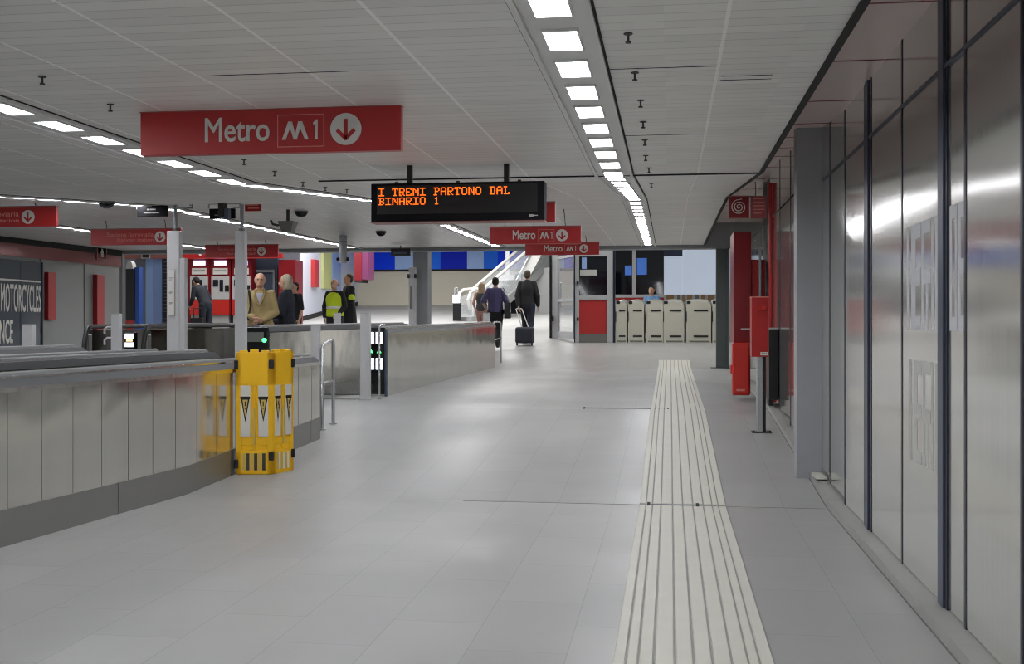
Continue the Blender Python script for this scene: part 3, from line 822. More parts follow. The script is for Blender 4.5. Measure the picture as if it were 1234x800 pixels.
# ------------------------------------------------------------------ hanging red signs
def disc(b, cx, cz, r, y0, y1, seg=40):
    b.cyl((cx, y0, cz), (cx, y1, cz), r, seg=seg)
def arrow_down(b, cx, cz, r, y0, y1):
    s = r * .085 * 1.5
    b.box(cx - s, cx + s, y0, y1, cz - r * .5, cz + r * .68)
    for sg in (-1, 1):
        M = Matrix.Translation((cx, 0, cz - r * .66)) @ Matrix.Rotation(sg * math.radians(-45), 4, 'Y')
        b.box(-s, s, y0, y1, -s * .4, r * .86, M=M)
def hanging_sign(label, px0, px1, py0, py1, Y, edge=True):
    pm = ((px0 + px1) / 2)
    p0 = PY(px0, (py0[0]), Y); p1 = PY(px1, py1[1], Y)
    zt = (PY(px0, py0[0], Y).z + PY(px1, py0[1], Y).z) / 2
    zb = (PY(px0, py1[0], Y).z + PY(px1, py1[1], Y).z) / 2
    t = thing('hanging_sign', label, 'sign', ((p0.x + p1.x) / 2, Y, zb))
    b = MB(); b.box(p0.x, p1.x, Y, Y + .05, zb, zt, bevel=.004); bd = b.build('sign_board', M_RED, t)
    b = MB(); b.box(p0.x - .003, p1.x + .003, Y - .003, Y + .053, zt - .001, zt + .016); b.build('top_rail', M_SIGNEDGE, t, smooth=0)
    b = MB()
    w = p1.x - p0.x
    for f in (.17, .83):
        xx = p0.x + w * f
        b.tube([(xx, Y + .025, zt), (xx - .008, Y + .025, zt + (CH(Y) - zt) * .6), (xx - .02, Y + .025, CH(Y))], .005, 8)
    b.build('hanger', M_KNOB, t)
    return t, p0.x, p1.x, zb, zt
def roundel(t, cx, cz, r, Y):
    b = MB(); disc(b, cx, cz, r, Y - .004, Y + .001); rd = b.build('arrow_roundel', M_WHITE, t)
    b = MB(); arrow_down(b, cx, cz, r * .92, Y - .007, Y - .003); b.build('arrow', M_RED, rd, smooth=0)
def metro_sign(label, px0, px1, py0, py1, Y):
    t, x0, x1, z0, z1 = hanging_sign(label, px0, px1, py0, py1, Y)
    w = x1 - x0; h = z1 - z0
    me, a, c = text_mesh('Metro', w * .25, h * .56, .002, bold=.014)
    b = MB()
    b.mesh(me, frame_matrix((x0 + w * .255, Y - .0005, z0 + h * .27), (1, 0, 0), (0, 0, 1)))
    b.build('lettering', M_WHITE, t, smooth=0, orient=False)
    # boxed line symbol: slanted double-peak M and the figure 1
    bx0, bx1, bz0, bz1 = x0 + w * .535, x0 + w * .713, z0 + h * .12, z0 + h * .86
    e = h * .018
    b = MB()
    for (a_, c_, za, zb) in ((bx0, bx1, bz1 - e, bz1), (bx0, bx1, bz0, bz0 + e), (bx0, bx0 + e, bz0 + e, bz1 - e), (bx1 - e, bx1, bz0 + e, bz1 - e)):
        b.box(a_, c_, Y - .003, Y + .001, za, zb)
    b.build('symbol_border', M_FADED, t, smooth=0)
    b = MB()
    mx0, mx1, mz0, mz1 = x0 + w * .560, x0 + w * .647, z0 + h * .29, z0 + h * .70
    mw = mx1 - mx0; mh = mz1 - mz0
    for hf in ([(-.08, 0), (.08, 0), (.27, .64), (.43, 0), (.50, 0), (.50, .28), (.36, 1), (.19, 1)], [(.50, 0), (.57, 0), (.71, .64), (.92, 0), (1.08, 0), (.80, 1), (.63, 1), (.50, .28)]):
        b.prism([(mx0 + mw * u, mz0 + mh * v) for u, v in hf], 'y', Y - .0032, Y + .001)
    b.build('line_symbol', M_WHITE, t, smooth=0)
    ox = x0 + w * .672; hh = (mz1 - mz0) * 1.08; sw = w * .0078
    b = MB(); b.box(ox + sw * 1.1, ox + sw * 2.1, Y - .0032, Y + .001, mz0, mz0 + hh)
    b.prism([(ox, mz0 + hh * .74), (ox + sw * 1.1, mz0 + hh * .82), (ox + sw * 1.1, mz0 + hh), (ox + sw * .9, mz0 + hh * .93), (ox, mz0 + hh * .86)], 'y', Y - .0032, Y + .001)
    b.build('line_number', M_WHITE, t, smooth=0)
    roundel(t, x0 + w * .795, z0 + h * .50, h * .36, Y)
metro_sign('large red hanging sign reading Metro M1 with a white down-arrow disc', 169, 483, (134.5, 128), (187.5, 181), 5.35)
metro_sign('smaller red Metro M1 sign hanging just below the black display', 590, 700, (274.5, 273), (294.5, 293), 13.9)
metro_sign('smallest red Metro M1 sign hanging lowest, by the end of the strip lamps', 633, 722, (293, 292), (307.5, 306.8), 18.6)
def station_sign(label, px0, px1, py0, py1, Y, cut=False, only_edge=False):
    t, x0, x1, z0, z1 = hanging_sign(label, px0, px1, py0, py1, Y)
    if only_edge: return
    w = x1 - x0; h = z1 - z0
    for s, f0, ww, zf, m in (('Stazione ferroviaria', .18, .52, .54, M_FADED), ('Railway station', .30, .40, .16, M_FADED)):
        me, a, c = text_mesh(s, w * ww, h * .28, .002, bold=.006)
        b = MB(); b.mesh(me, frame_matrix((x0 + w * f0, Y - .0005, z0 + h * zf), (1, 0, 0), (0, 0, 1))); b.build('lettering', m, t, smooth=0, orient=False)
    roundel(t, x0 + w * .775, z0 + h * .5, h * .36, Y)
station_sign('red station sign cut by the picture edge, nearest the grey wall', -80, 67.5, (251, 250), (274, 273), 11.2)
station_sign('red station sign with a down-arrow disc, behind the broad white post', 109.5, 217.5, (277, 276), (295.5, 294.5), 14.6)
station_sign('red station sign with a down-arrow disc, behind the slim white post', 247, 335, (296, 295), (310.5, 310), 18.8)
station_sign('plain red hanging sign mostly hidden behind the black display', 520, 669, (246, 245), (269, 268), 11.0, only_edge=True)

# ------------------------------------------------------------------ departure display
Y = 7.35
p0 = PY(447, 220, Y); p1 = PY(656, 266, Y)
zt = (PY(447, 220.5, Y).z + PY(656, 218.5, Y).z) / 2; zb = (PY(447, 267, Y).z + PY(656, 265.5, Y).z) / 2
dp = thing('led_display', 'black hanging departure display with two lines of amber dot letters', 'display', ((p0.x + p1.x) / 2, Y, zb))
b = MB(); b.box(p0.x, p1.x, Y, Y + .14, zb, zt, bevel=.006); b.build('housing', M_MATT, dp)
w = p1.x - p0.x; h = zt - zb
b = MB(); b.box(p0.x + w * .035, p1.x - w * .04, Y - .002, Y + .004, zb + h * .2, zt - h * .06); b.build('screen', M_SCREEN, dp, smooth=0)
b = MB(); b.box(p0.x - .002, p1.x + .002, Y - .003, Y + .143, zb - .006, zb); b.build('lower_edge', M_SIGNEDGE, dp, smooth=0)
for px in (494, 610.5):
    q = PY(px, 210, Y + .07)
    b = MB(); b.box(q.x - .016, q.x + .016, Y + .05, Y + .09, zt - .005, CH(Y) + .01); b.build('hanging_post', M_BLACK, dp, smooth=0)
for px in (478, 552, 626):
    q = PY(px, 218, Y + .03)
    b = MB(); b.cyl((q.x, Y + .03, zt - .003), (q.x, Y + .03, zt + .012), .012); b.build('lifting_eye', M_BLACK, dp)
q = PY(637.5, 259, Y); q2 = PY(648, 261, Y)
b = MB(); b.box(q.x, q.x + (q2.x - q.x) * .5, Y - .003, Y + .001, q.z - .010, q.z + .004); b.box(q.x, q2.x, Y - .003, Y + .001, q.z - .006, q.z); b.build('maker_mark', M_WHITE, dp, smooth=0)
FONT = {'I': '11111 00100 00100 00100 00100 00100 11111', 'T': '11111 10101 00100 00100 00100 00100 01110', 'R': '11110 10001 10001 11110 10100 10010 11001',
        'E': '11111 10001 10000 11100 10000 10001 11111', 'N': '10001 11001 10101 10101 10011 10001 10001', 'P': '11110 01001 01001 01110 01000 01000 11100',
        'A': '01110 10001 10001 11111 10001 10001 10001', 'O': '01110 10001 10001 10001 10001 10001 01110', 'D': '11110 01001 01001 01001 01001 01001 11110',
        'L': '11100 01000 01000 01000 01000 01001 11111', 'B': '11110 01001 01001 01110 01001 01001 11110', 'M': '10001 11011 10101 10101 10001 10001 10001',
        '1': '00100 01100 00100 00100 00100 00100 01110', ' ': '00000 00000 00000 00000 00000 00000 00000'}
def led_line(s, px0, pitch, pyt, pyb):
    a = PY(px0, pyt, Y); c = PY(px0, pyb, Y)
    cw = (PY(px0 + pitch, pyt, Y).x - a.x); dz = (a.z - c.z) / 7; dx = cw / 6.1
    b = None
    for i, ch in enumerate(s + ' '):
        if ch == ' ':
            if b: b.build('amber_word', M_LED, dp, smooth=0)
            b = None
            continue
        b = b or MB()
        for r, row in enumerate(FONT[ch].split()):
            for k, v in enumerate(row):
                if v == '1':
                    x = a.x + i * cw + k * dx; z = a.z - (r + .5) * dz
                    b.box(x - dx * .5, x + dx * .5, Y - .005, Y - .001, z - dz * .40, z + dz * .40)
led_line('I TRENI PARTONO DAL', 457, 8.25, 227.0, 236.6)
led_line('BINARIO 1', 457, 8.25, 238.4, 247.4)

# ------------------------------------------------------------------ yellow folding barrier
g = G(284.5, 572.5); g2 = G(328, 572.0); g3 = G(354, 566)
bt = thing('folding_barrier', 'yellow plastic folding barrier standing open against the steel walkway side', 'barrier', (g.x, g.y, FH(g.y)))
HB = 1.03
def barrier_leaf(pa, pb, bands, n_stick, pale):
    pa = Vector((pa.x, pa.y, 0)); pb = Vector((pb.x, pb.y, 0))
    d = (pb - pa); W = d.length; d.normalize()
    nrm = Vector((d.y, -d.x, 0))
    z0 = min(FH(pa.y), FH(pb.y)) + .004
    M = Matrix(((d.x, nrm.x * -1, 0, pa.x), (d.y, nrm.y * -1, 0, pa.y), (0, 0, 1, z0), (0, 0, 0, 1)))
    # local: x along the leaf, -y to the front, z up
    def bx(b, x0, x1, y0, y1, za, zb, bev=0): b.box(x0, x1, y0, y1, za, zb, bevel=bev, M=M)
    b = MB()
    bx(b, .004, W - .004, .012, .035, .02, HB - .03, .006)
    for xx in (.0, W - .045): bx(b, xx, xx + .045, 0, .045, .0, HB - .02, .008)
    bx(b, 0, W, 0, .045, HB - .30, HB - .02, .008)       # top block
    bx(b, 0, W, 0, .045, .0, .20, .008)                  # foot block
    bx(b, .035, W - .035, .006, .04, .24, .30, .006)
    bx(b, W / 2 - .012, W / 2 + .012, .002, .04, .2, HB - .3, .005)
    for k in range(3): bx(b, W * (.08 + .3 * k), W * (.08 + .3 * k) + W * .22, .004, .04, HB - .03, HB + (.004 if k % 2 else -.004), .006)
    lf = b.build('barrier_leaf', M_YEL, bt)
    for k in range(2):                                   # pointed warning stickers
        x0 = W * (.12 + .5 * k); x1 = x0 + W * .27
        b = MB(); bx(b, x0, x1, -.002, .004, .315, .735); b.box(x0, x1, .003, .013, .315, .735, M=M)
        b.build('sticker', M_STICK, lf, smooth=0)
        xm = (x0 + x1) / 2
        b = MB()
        tri = [(x0 + .004, .63), (x1 - .004, .63), (xm, .43)]
        vs = lambda dd, tr: [M @ Vector((p[0], dd, p[1])) for p in tr]
        b.rings([vs(-.0035, tri), vs(-.0018, tri)]); bx(b, x0, x1, -.0035, -.0018, .622, .645)
        b.build('black_triangle', M_BLACK, lf, smooth=0)
        b = MB(); tri2 = [(x0 + .018, .618), (x1 - .018, .618), (xm, .475)]
        b.rings([vs(-.005, tri2), vs(-.003, tri2)]); b.build('yellow_triangle', M_PALEY, lf, smooth=0)
        b = MB(); bx(b, xm - .004, xm + .004, -.006, -.0045, .565, .605); bx(b, xm - .003, xm + .003, -.006, -.0045, .54, .552); b.build('exclamation_mark', M_BLACK, lf, smooth=0)
    nb = 6
    for k in range(nb):                                  # hazard bands on the foot block
        if k % 2 == 0 and not pale or pale and k % 2 == 1:
            pass
        m = (M_DGREY if k % 2 else M_PALEY) if not pale else (M_PALEY if k % 2 else M_DGREY)
        b = MB(); x0 = .05 + (W - .1) * k / nb
        bx(b, x0, x0 + (W - .1) / nb - .006, -.002, .002, .035, .175); b.build('hazard_band', m if not pale else (M_STICK if k % 2 else M_PALEY), lf, smooth=0)
    for xx in (W - .03,) if not pale else (W - .03,):     # hinges
        for za in (.115, HB - .155):
            b = MB(); bx(b, xx, xx + .042, -.006, .05, za, za + .075, .008); b.build('hinge', M_BLACK, bt)
    if not pale:
        for za in (.05, HB - .16):
            b = MB(); bx(b, -.018, .02, -.004, .05, za, za + .075, .008); b.build('hinge', M_BLACK, bt)
    b = MB(); bx(b, W / 2 - .008, W / 2 + .008, -.01, .004, .245, .55, .004); b.build('carry_bar', M_PALEY, lf)
barrier_leaf(g, g2, 6, 2, False)
barrier_leaf(g2, g3, 6, 2, True)
# third leaf folded back along the walkway side
p3 = Vector((g.x - .02, g.y + .36, 0))

# ------------------------------------------------------------------ metal hoops
def hoop(label, pts, mid=None, r=.019, feet=()):
    t = thing('guard_hoop', label, 'railing', pts[0])
    b = MB(); b.tube(pts, r, 12); b.build('hoop_tube', M_CHROME, t)
    if mid: 
        b = MB(); b.tube(mid, r * .8, 10); b.build('cross_bar', M_CHROME, t)
    for f in feet:
        b = MB(); b.cyl((f[0], f[1], f[2] - .004), (f[0], f[1], f[2] + .01), r * 2.1, seg=16); b.build('foot_flange', M_ALU, t)
    return t
def loop_between(label, a, c, za, zc, mz=None, r=.019):
    ax, ay = a; cx, cy = c; fa, fc = FH(ay), FH(cy)
    mixp = lambda f, z: (ax + (cx - ax) * f, ay + (cy - ay) * f, z)
    pts = [mixp(0, fa), mixp(0, za - .05), mixp(.06, za - .012), mixp(.15, za + .0), mixp(.85, zc), mixp(.94, zc - .012), mixp(1, zc - .05), mixp(1, fc)]
    mid = [mixp(0, fa + mz), mixp(1, fc + mz)] if mz else None
    return hoop(label, pts, mid, r, ((ax, ay, fa), (cx, cy, fc)))
a = G(388.5, 518); c = G(401.5, 511)
loop_between('polished metal hoop rail standing at the open end of the long steel wall', (a.x, a.y), (c.x, c.y), ztop(415, 11.3), ztop(410, 11.6), .47)
a = G(457, 481); c = XY(462, 14.2)
hoop('thin metal pole rail in front of the lit walkway entry panel', [(a.x, a.y, FH(a.y)), (a.x, a.y, ztop(393, 14.1)), (a.x + .01, a.y + .04, ztop(391.5, 14.1)), (a.x + .03, a.y + .12, ztop(391.5, 14.1))], None, .014, ((a.x, a.y, FH(a.y)),))
a = G(595, 441); c = G(598.5, 439)
loop_between('narrow metal hoop rail at the far end of the steel wall', (a.x, a.y), (c.x + .05, c.y + .25), ztop(388, 21.4), ztop(388, 21.6), .5, .016)
# ================================================================== RIGHT-HAND SIDE EQUIPMENT
# spiral fire-hose sign and its plaque
Y = 10.95
p0 = PY(879, 237, Y); p1 = PY(902, 262, Y)
t = thing('hose_sign', 'square deep red sign with a white spiral below the ceiling edge', 'sign', ((p0.x + p1.x) / 2, Y, p1.z))
b = MB(); b.box(p0.x, p1.x, Y, Y + .012, p1.z, p0.z, bevel=.002); b.build('sign_board', M_REDD, t)
b = MB(); e = .009
for (a, c, za, zb) in ((p0.x - e, p1.x + e, p0.z, p0.z + e), (p0.x - e, p1.x + e, p1.z - e, p1.z), (p0.x - e, p0.x, p1.z, p0.z), (p1.x, p1.x + e, p1.z, p0.z)):
    b.box(a, c, Y - .002, Y + .014, za, zb)
b.build('sign_border', M_SIGNEDGE, t, smooth=0)
cx, cz = (p0.x + p1.x) / 2, (p0.z + p1.z) / 2; R = (p1.x - p0.x) * .40
pts = []
for k in range(72):
    a = k * 2.75 * 2 * PI / 71; r = R * (.06 + .94 * k / 71)
    pts.append((cx - r * math.cos(a + PI * .9), Y - .002, cz + r * math.sin(a + PI * .9)))
pts.append((pts[-1][0] + R * .7, Y - .002, pts[-1][2] + R * .12))
b = MB(); b.tube(pts, R * .062, 6); b.build('white_spiral', M_WHITE, t)
b = MB(); b.cyl((cx, Y + .006, p0.z + .008), (cx, Y + .006, CH(Y)), .004); b.build('hanger', M_KNOB, t)
q0 = PY(904.5, 236, Y); q1 = PY(924, 263, Y)
t = thing('faded_plaque', 'faded pinkish plaque with text lines beside the white spiral sign', 'sign', ((q0.x + q1.x) / 2, Y, q1.z))
b = MB(); b.box(q0.x, q1.x, Y + .01, Y + .022, q1.z, q0.z, bevel=.002); bd = b.build('sign_board', mat('plaque_red', (158, 74, 76), rough=.4), t)
b = MB()
for k in range(5): b.box(q0.x + .025, q1.x - .02 - (.03 if k == 4 else 0), Y + .007, Y + .0105, q0.z - .03 - k * .035, q0.z - .02 - k * .035)
b.build('text_lines', M_FADED, bd, smooth=0)
b = MB(); b.box(q0.x - .012, q0.x + .03, Y + .008, Y + .02, q0.z - .01, q0.z + .0); b.cyl((q0.x + .05, Y + .016, q0.z - .004), (q0.x + .05, Y + .016, CH(Y) + .08), .004); b.build('hanger', M_KNOB, t)

# tall red cabinet on the wall
Y = 14.35; zt = PY(895, 279, Y).z; zb = PY(895, 413, Y).z
t = thing('fire_cabinet', 'tall deep red wall cabinet standing out from the mirrored wall', 'cabinet', (1.0, Y + .3, zb))
xa0 = PY(884, 300, Y).x; xa1 = PY(905.5, 300, Y).x
b = MB(); b.box(xa0, xa1, Y, Y + .75, zb, zt, bevel=.006); b.box(xa1, XR - .006, Y + .06, Y + .75, zb, zt - .35, bevel=.004); b.build('cabinet_body', M_REDD, t)
b = MB(); b.box(xa1 + .01, xa1 + .085, Y + .045, Y + .062, 1.60, zt - .36); b.build('recessed_door', M_REDP, t)
b = MB(); b.box(xa1 + .095, xa1 + .125, Y + .04, Y + .062, 1.60, zt - .2, bevel=.004); b.build('grey_strip', M_ALU, t)
b = MB(); b.box(xa0 + .09, xa1 + .02, Y - .03, Y + .0, PY(895, 397, Y).z, PY(895, 395.5, Y).z); b.build('white_bracket', M_WHITE, t)
Y = 14.2; x0 = PY(882.5, 440, Y).x; x1 = PY(904.5, 440, Y).x; z0 = PY(893, 476.5, Y).z; z1 = PY(893, 413, Y).z
t = thing('extinguisher_box', 'bright orange-red plastic box low beneath the tall red cabinet', 'box', ((x0 + x1) / 2, Y + .1, z0))
b = MB(); b.box(x0, x1, Y, Y + .2, z0, z1, bevel=.025, seg=3); b.build('box_body', M_REDO, t)
b = MB(); b.box(x0 + .02, x1 - .02, Y - .008, Y + .01, z0 + .03, z1 - .04, bevel=.012); b.build('box_lid', M_REDO, t)
b = MB(); b.box(x0 - .02, x0 + .01, Y + .04, Y + .08, z0 + .27, z0 + .38, bevel=.006); b.build('latch', M_REDO, t)
b = MB(); b.box(x0 + .05, x1 - .06, Y + .19, Y + .35, z0 + .1, z1 - .05); b.build('mounting_bracket', M_DARKGAP, t)
b = MB(); b.box(x0 + .05, x1 - .07, Y - .0095, Y - .007, z0 + .055, z0 + .08); b.build('label_strip', M_FADED, t)
b = MB(); b.cyl((1.175, 13.45, FH(13.45) + .04), (1.175, 13.45, 2.95), .022); o = b.build('riser', M_REDP, None)
o.name = 'red_pipe'; tag(o, 'thin vertical red pipe running up the mirrored wall behind the help point', 'pipe')

# red help point on a grey pedestal
g = G(917, 521)
t = thing('help_point', 'red help point box on a slim metal pedestal near the mirrored wall', 'help point', (g.x, g.y, FH(g.y)))
zb0 = FH(g.y)
x0 = PD(904.5, 400, 11.2).x; x1 = PD(925, 400, 11.2).x
b = MB(); b.box(g.x - .045, g.x + .018, g.y - .03, g.y + .05, zb0, 1.05, bevel=.01); b.build('pedestal', M_CHROME, t)
b = MB(); b.box(g.x + .016, g.x + .045, g.y - .028, g.y + .05, zb0, 1.05, bevel=.005); b.build('pedestal_back', M_DARKGAP, t)
b = MB(); b.box(g.x - .09, g.x + .10, g.y - .06, g.y + .10, zb0 - .002, zb0 + .010); b.build('base_plate', M_KNOB, t)
b = MB()
for sx in (-.075, .085): b.cyl((g.x + sx, g.y - .045, zb0 + .008), (g.x + sx, g.y - .045, zb0 + .022), .010, seg=8)
b.build('anchor_bolt', M_DARKGAP, t)
zt = PD(914, 358.5, 11.2).z; zb = PD(914, 429.5, 11.2).z
b = MB(); b.box(x0, x1, g.y - .06, g.y + .16, zb, zt, bevel=.008); hb = b.build('help_box', M_REDP, t)
b = MB(); b.box(x0 - .002, x1 + .002, g.y - .062, g.y + .162, zt - .002, zt + .008); b.build('box_rim', M_FADED, hb, smooth=0)
kz = PD(914, 371, 11.2).z
b = MB(); b.cyl((x0 + .115, g.y - .06, kz), (x0 + .115, g.y - .10, kz), .028, .022, seg=20); b.box(x0 + .06, x0 + .12, g.y - .10, g.y - .075, kz - .03, kz - .008, bevel=.006); b.build('knob', M_REDO, hb)
l0 = PD(916, 424, 11.1); l1 = PD(924.5, 428, 11.1)
b = MB(); b.box(l0.x, l1.x, g.y - .063, g.y - .059, l1.z, l0.z); lb = b.build('white_label', M_STICK, hb, smooth=0)
b = MB()
for k in range(3): b.box(l0.x + .012 + k * .02, l0.x + .024 + k * .02, g.y - .0645, g.y - .0625, l1.z + .01, l0.z - .01)
b.build('label_mark', M_GATES, lb, smooth=0)
# black box standing in for the help point's reflection in the mirrored wall
t = thing('black_reflection_box', 'narrow black box with a pale top edge, standing for a wall reflection', 'cabinet', (1.15, 13.0, FH(13)))
b = MB(); b.box(1.09, XR - .006, 12.7, 13.25, FH(13) + .13, 1.24, bevel=.006); b.build('cabinet_body', M_BLACK, t)  # body of the box standing in for the reflection, not a cabinet
b = MB(); b.box(1.08, XR - .006, 12.69, 13.26, 1.24, 1.255); b.build('top_edge', M_LGREY, t, smooth=0)
b = MB(); b.box(1.11, 1.16, 12.95, 13.2, FH(13.2) - .0, FH(13) + .135); b.build('plinth', M_KNOB, t)
# end frame of the wall at the header
Y = 21.35
x0 = PY(863, 400, Y).x; x1 = PY(876, 400, Y).x
b = MB(); b.box(x0, x1, Y, Y + .18, FH(Y) - .01, 2.72, bevel=.006); b.box(x0 - .1, x1, Y - .02, Y + .2, FH(Y) - .01, FH(Y) + .012)
b.box(x1, x1 + .03, Y - .05, Y + .16, FH(Y), 2.72)
b.build('trim_6', mat('dark_frame', (84, 90, 90), rough=.35, metal=.4), kind='structure')

# ================================================================== GATE LINE
Y = 26.0
def gx(px, y=Y): return PY(px, 390, y).x
def gate(px0, px1, label, dz=0):
    x0, x1 = gx(px0), gx(px1); z0 = FH(26.0)
    w = x1 - x0; H = .95
    t = thing('ticket_gate', label, 'gate', ((x0 + x1) / 2, 26.0, z0))
    poly = [(x0, z0), (x1, z0), (x1, z0 + H - .10), (x1 - .015, z0 + H - .05), (x1 - .06, z0 + H - .012), ((x0 + x1) / 2, z0 + H), (x0 + .06, z0 + H - .012), (x0 + .015, z0 + H - .05), (x0, z0 + H - .10)]
    b = MB(); b.prism(poly, 'y', 26.0, 27.3)
    for v in b.bm.verts:
        if v.co.y > 26.5: v.co.z += FH(27.3) - FH(26.0)
    b.build('gate_body', M_GATE, t)
    b = MB(); b.prism([(x0 - .004, z0 + .02), (x0 + .001, z0 + .02), (x0 + .001, z0 + H - .12), (x0 - .004, z0 + H - .12)], 'y', 26.02, 27.2); b.build('side_panel', M_GATES, t)
    for f in (.14, .76):
        b = MB(); b.box(x0 + w * .30, x1 - w * .12, 25.99, 26.003, z0 + H * f, z0 + H * f + .04); b.build('dark_slot', M_BLACK, t, smooth=0)
    b = MB(); b.box(x0 - .006, x0 + .012, 25.985, 26.10, z0 + .48, z0 + .72, bevel=.004); b.build('flap_slot', M_BLACK, t)
    b = MB(); b.box(x0 + .01, x0 + .10, 25.99, 26.12, z0 + H - .055, z0 + H + .012, bevel=.012); b.build('ticket_reader', M_BLACK, t)
    b = MB(); b.box(x0 + w * .12, x1 - w * .06, 25.995, 26.002, z0 + .02, z0 + .05); b.build('kick_strip', M_GATES, t, smooth=0)
    return t
gate(742, 755, 'beige steel ticket gate half hidden behind the aluminium door post')
gate(757, 776, 'beige steel ticket gate below the blue monitor, second from the door post')
gate(778.5, 799, 'beige steel ticket gate in front of the clerk in light blue')
gate(799.5, 824, 'beige steel ticket gate in the middle under the white backlit panel')
gate(827, 857, 'broadest beige steel ticket gate under the white backlit panel')
gate(858.5, 872, 'beige steel ticket gate mostly hidden by the dark end frame of the wall')

# glass door line
def framebox(root, name, px0, px1, py0, py1, y, d, m, zlow=None, bev=.004, yref=None):
    yr = y if yref is None else yref
    a = PY(px0, py0, yr); c = PY(px1, py1, yr)
    z0 = c.z if zlow is None else zlow
    b = MB(); b.box(a.x, c.x, y - d / 2, y + d / 2, z0, a.z, bevel=bev); return b.build(name, m, root)
zf = FH(26.05)
t = thing('door_screen', 'aluminium door screen with dark glass above a red panel, next to the gates', 'screen', (gx(715), 26.05, zf))
framebox(t, 'frame_post', 731.5, 739, 300, 412, 26.05, .10, M_ALU, zf)
framebox(t, 'edge_strip', 739, 741.5, 300, 412, 26.02, .12, M_BLUEFR, zf)
framebox(t, 'frame_stile', 693, 698, 300, 412, 26.05, .08, M_ALU, zf)
framebox(t, 'edge_strip', 692, 693.2, 300, 412, 26.03, .10, M_BLUEFR, zf)
framebox(t, 'top_rail', 698, 731.5, 301, 309, 26.05, .08, M_ALU)
framebox(t, 'mid_rail', 698, 731.5, 355.5, 361, 26.05, .08, M_ALU)
framebox(t, 'bottom_rail', 698, 731.5, 402.5, 412, 26.05, .08, M_GATES, zf)
framebox(t, 'dark_pane', 698, 731.5, 309, 355.5, 26.06, .02, M_DARKROOM)
framebox(t, 'red_panel', 698, 731.5, 361, 402.5, 26.06, .03, M_REDP)
framebox(t, 'reflection_strip', 699, 719.5, 325, 332, 26.043, .012, M_LGREY)  # pale strip painting in a reflection on the dark pane
framebox(t, 'blue_strip', 701, 707, 310, 324, 26.043, .012, M_LBLUE)
for py in (340, 384): 
    a = PY(696, py, 26.0); b = MB(); b.box(a.x - .02, a.x + .03, 25.96, 26.02, a.z - .05, a.z + .03, bevel=.005); b.build('hinge', M_BLACK, t)
t = thing('entry_post', 'white and black upright frame post beside the open glass door', 'post', (gx(668, 27.4), 27.4, FH(27.4)))
framebox(t, 'white_upright', 665, 672, 302, 404, 27.4, .12, M_WPOST, FH(27.4))
framebox(t, 'black_upright', 662.5, 665.2, 302, 404, 27.38, .14, M_BLACK, FH(27.4))
framebox(t, 'lock_box', 663.5, 667, 381, 387, 27.3, .08, M_BLACK)
t = thing('glass_door', 'open clear glass door with an aluminium frame swung towards the passage', 'door', (gx(692), 26.1, zf))
A = Vector((gx(692), 26.1, 0)); Bp = Vector((gx(672.5, 27.2), 27.2, 0)); d = (Bp - A); W = d.length; d.normalize()
Md = Matrix(((d.x, -d.y, 0, A.x), (d.y, d.x, 0, A.y), (0, 0, 1, 0), (0, 0, 0, 1)))
zz0, zz1 = FH(27.2) + .01, PY(690, 306, 26.1).z
b = MB()
for (a, c, za, zb) in ((0, .06, zz0, zz1), (W - .06, W, zz0, zz1), (.06, W - .06, zz1 - .06, zz1), (.06, W - .06, zz0, zz0 + .16), (.06, W - .06, zz0 + .88, zz0 + .95)):
    b.box(a, c, -.025, .025, za, zb, M=Md)
b.build('door_frame', M_ALU, t, smooth=0)
b = MB(); b.box(.06, W - .06, -.006, .006, zz0 + .16, zz1 - .06, M=Md); b.build('door_pane', M_GLASS, t, smooth=0)
b = MB(); b.box(W - .05, W - .02, -.08, -.03, zz0 + .75, zz0 + 1.35, bevel=.008, M=Md); b.build('door_handle', M_CHROME, t)

# glazed kiosk behind the gates
Y = 30.0; zf = FH(Y)
t = thing('ticket_office', 'dark glazed office front behind the ticket gates', 'office', (gx(770, Y), Y, zf))
framebox(t, 'dark_pane', 738, 762, 300, 355, Y, .04, M_DARKROOM)
framebox(t, 'dark_pane', 766.5, 800, 300, 357, Y, .04, M_DARKROOM)
framebox(t, 'mullion', 762, 766.8, 300, 358, Y - .03, .10, M_WPOST)
framebox(t, 'sill', 738, 800, 355, 358.5, Y - .03, .12, M_WPOST)
framebox(t, 'red_line', 738, 800, 358.5, 362, Y - .02, .10, M_REDP)
framebox(t, 'counter_front', 738, 800, 362, 400, Y, .08, M_LGREY, zf)
framebox(t, 'head_rail', 738, 800, 292, 301, Y - .02, .10, M_ALU)
m1 = framebox(t, 'blue_monitor', 767.5, 779.5, 311, 331, Y - .035, .03, M_SCRB)
m2 = framebox(t, 'blue_monitor', 753, 761.5, 320, 331.5, Y - .035, .03, M_SCRB)
Y = 31.0
t = thing('backlit_board', 'big pale blue-white backlit board above the ticket gates', 'board', (gx(830, Y), Y, FH(Y)))
framebox(t, 'lit_board', 799, 822.5, 309, 355, Y, .08, M_BILL)
framebox(t, 'lit_board', 822.5, 870, 301, 355, Y, .08, M_BILL)
framebox(t, 'lower_shelf', 799, 872, 355, 366, Y - .01, .10, M_WPOST)
for k, (a, c) in enumerate([(803, 812), (816, 820), (822, 826), (828, 834), (837, 842), (845, 850), (853, 861)]):
    framebox(t, 'tan_panel', a, c, 355.8, 363.5, Y - .07, .03, M_WOOD if k % 3 != 1 else M_GATES)
framebox(t, 'base_wall', 799, 872, 366, 402, Y, .08, M_LGREY, FH(Y))
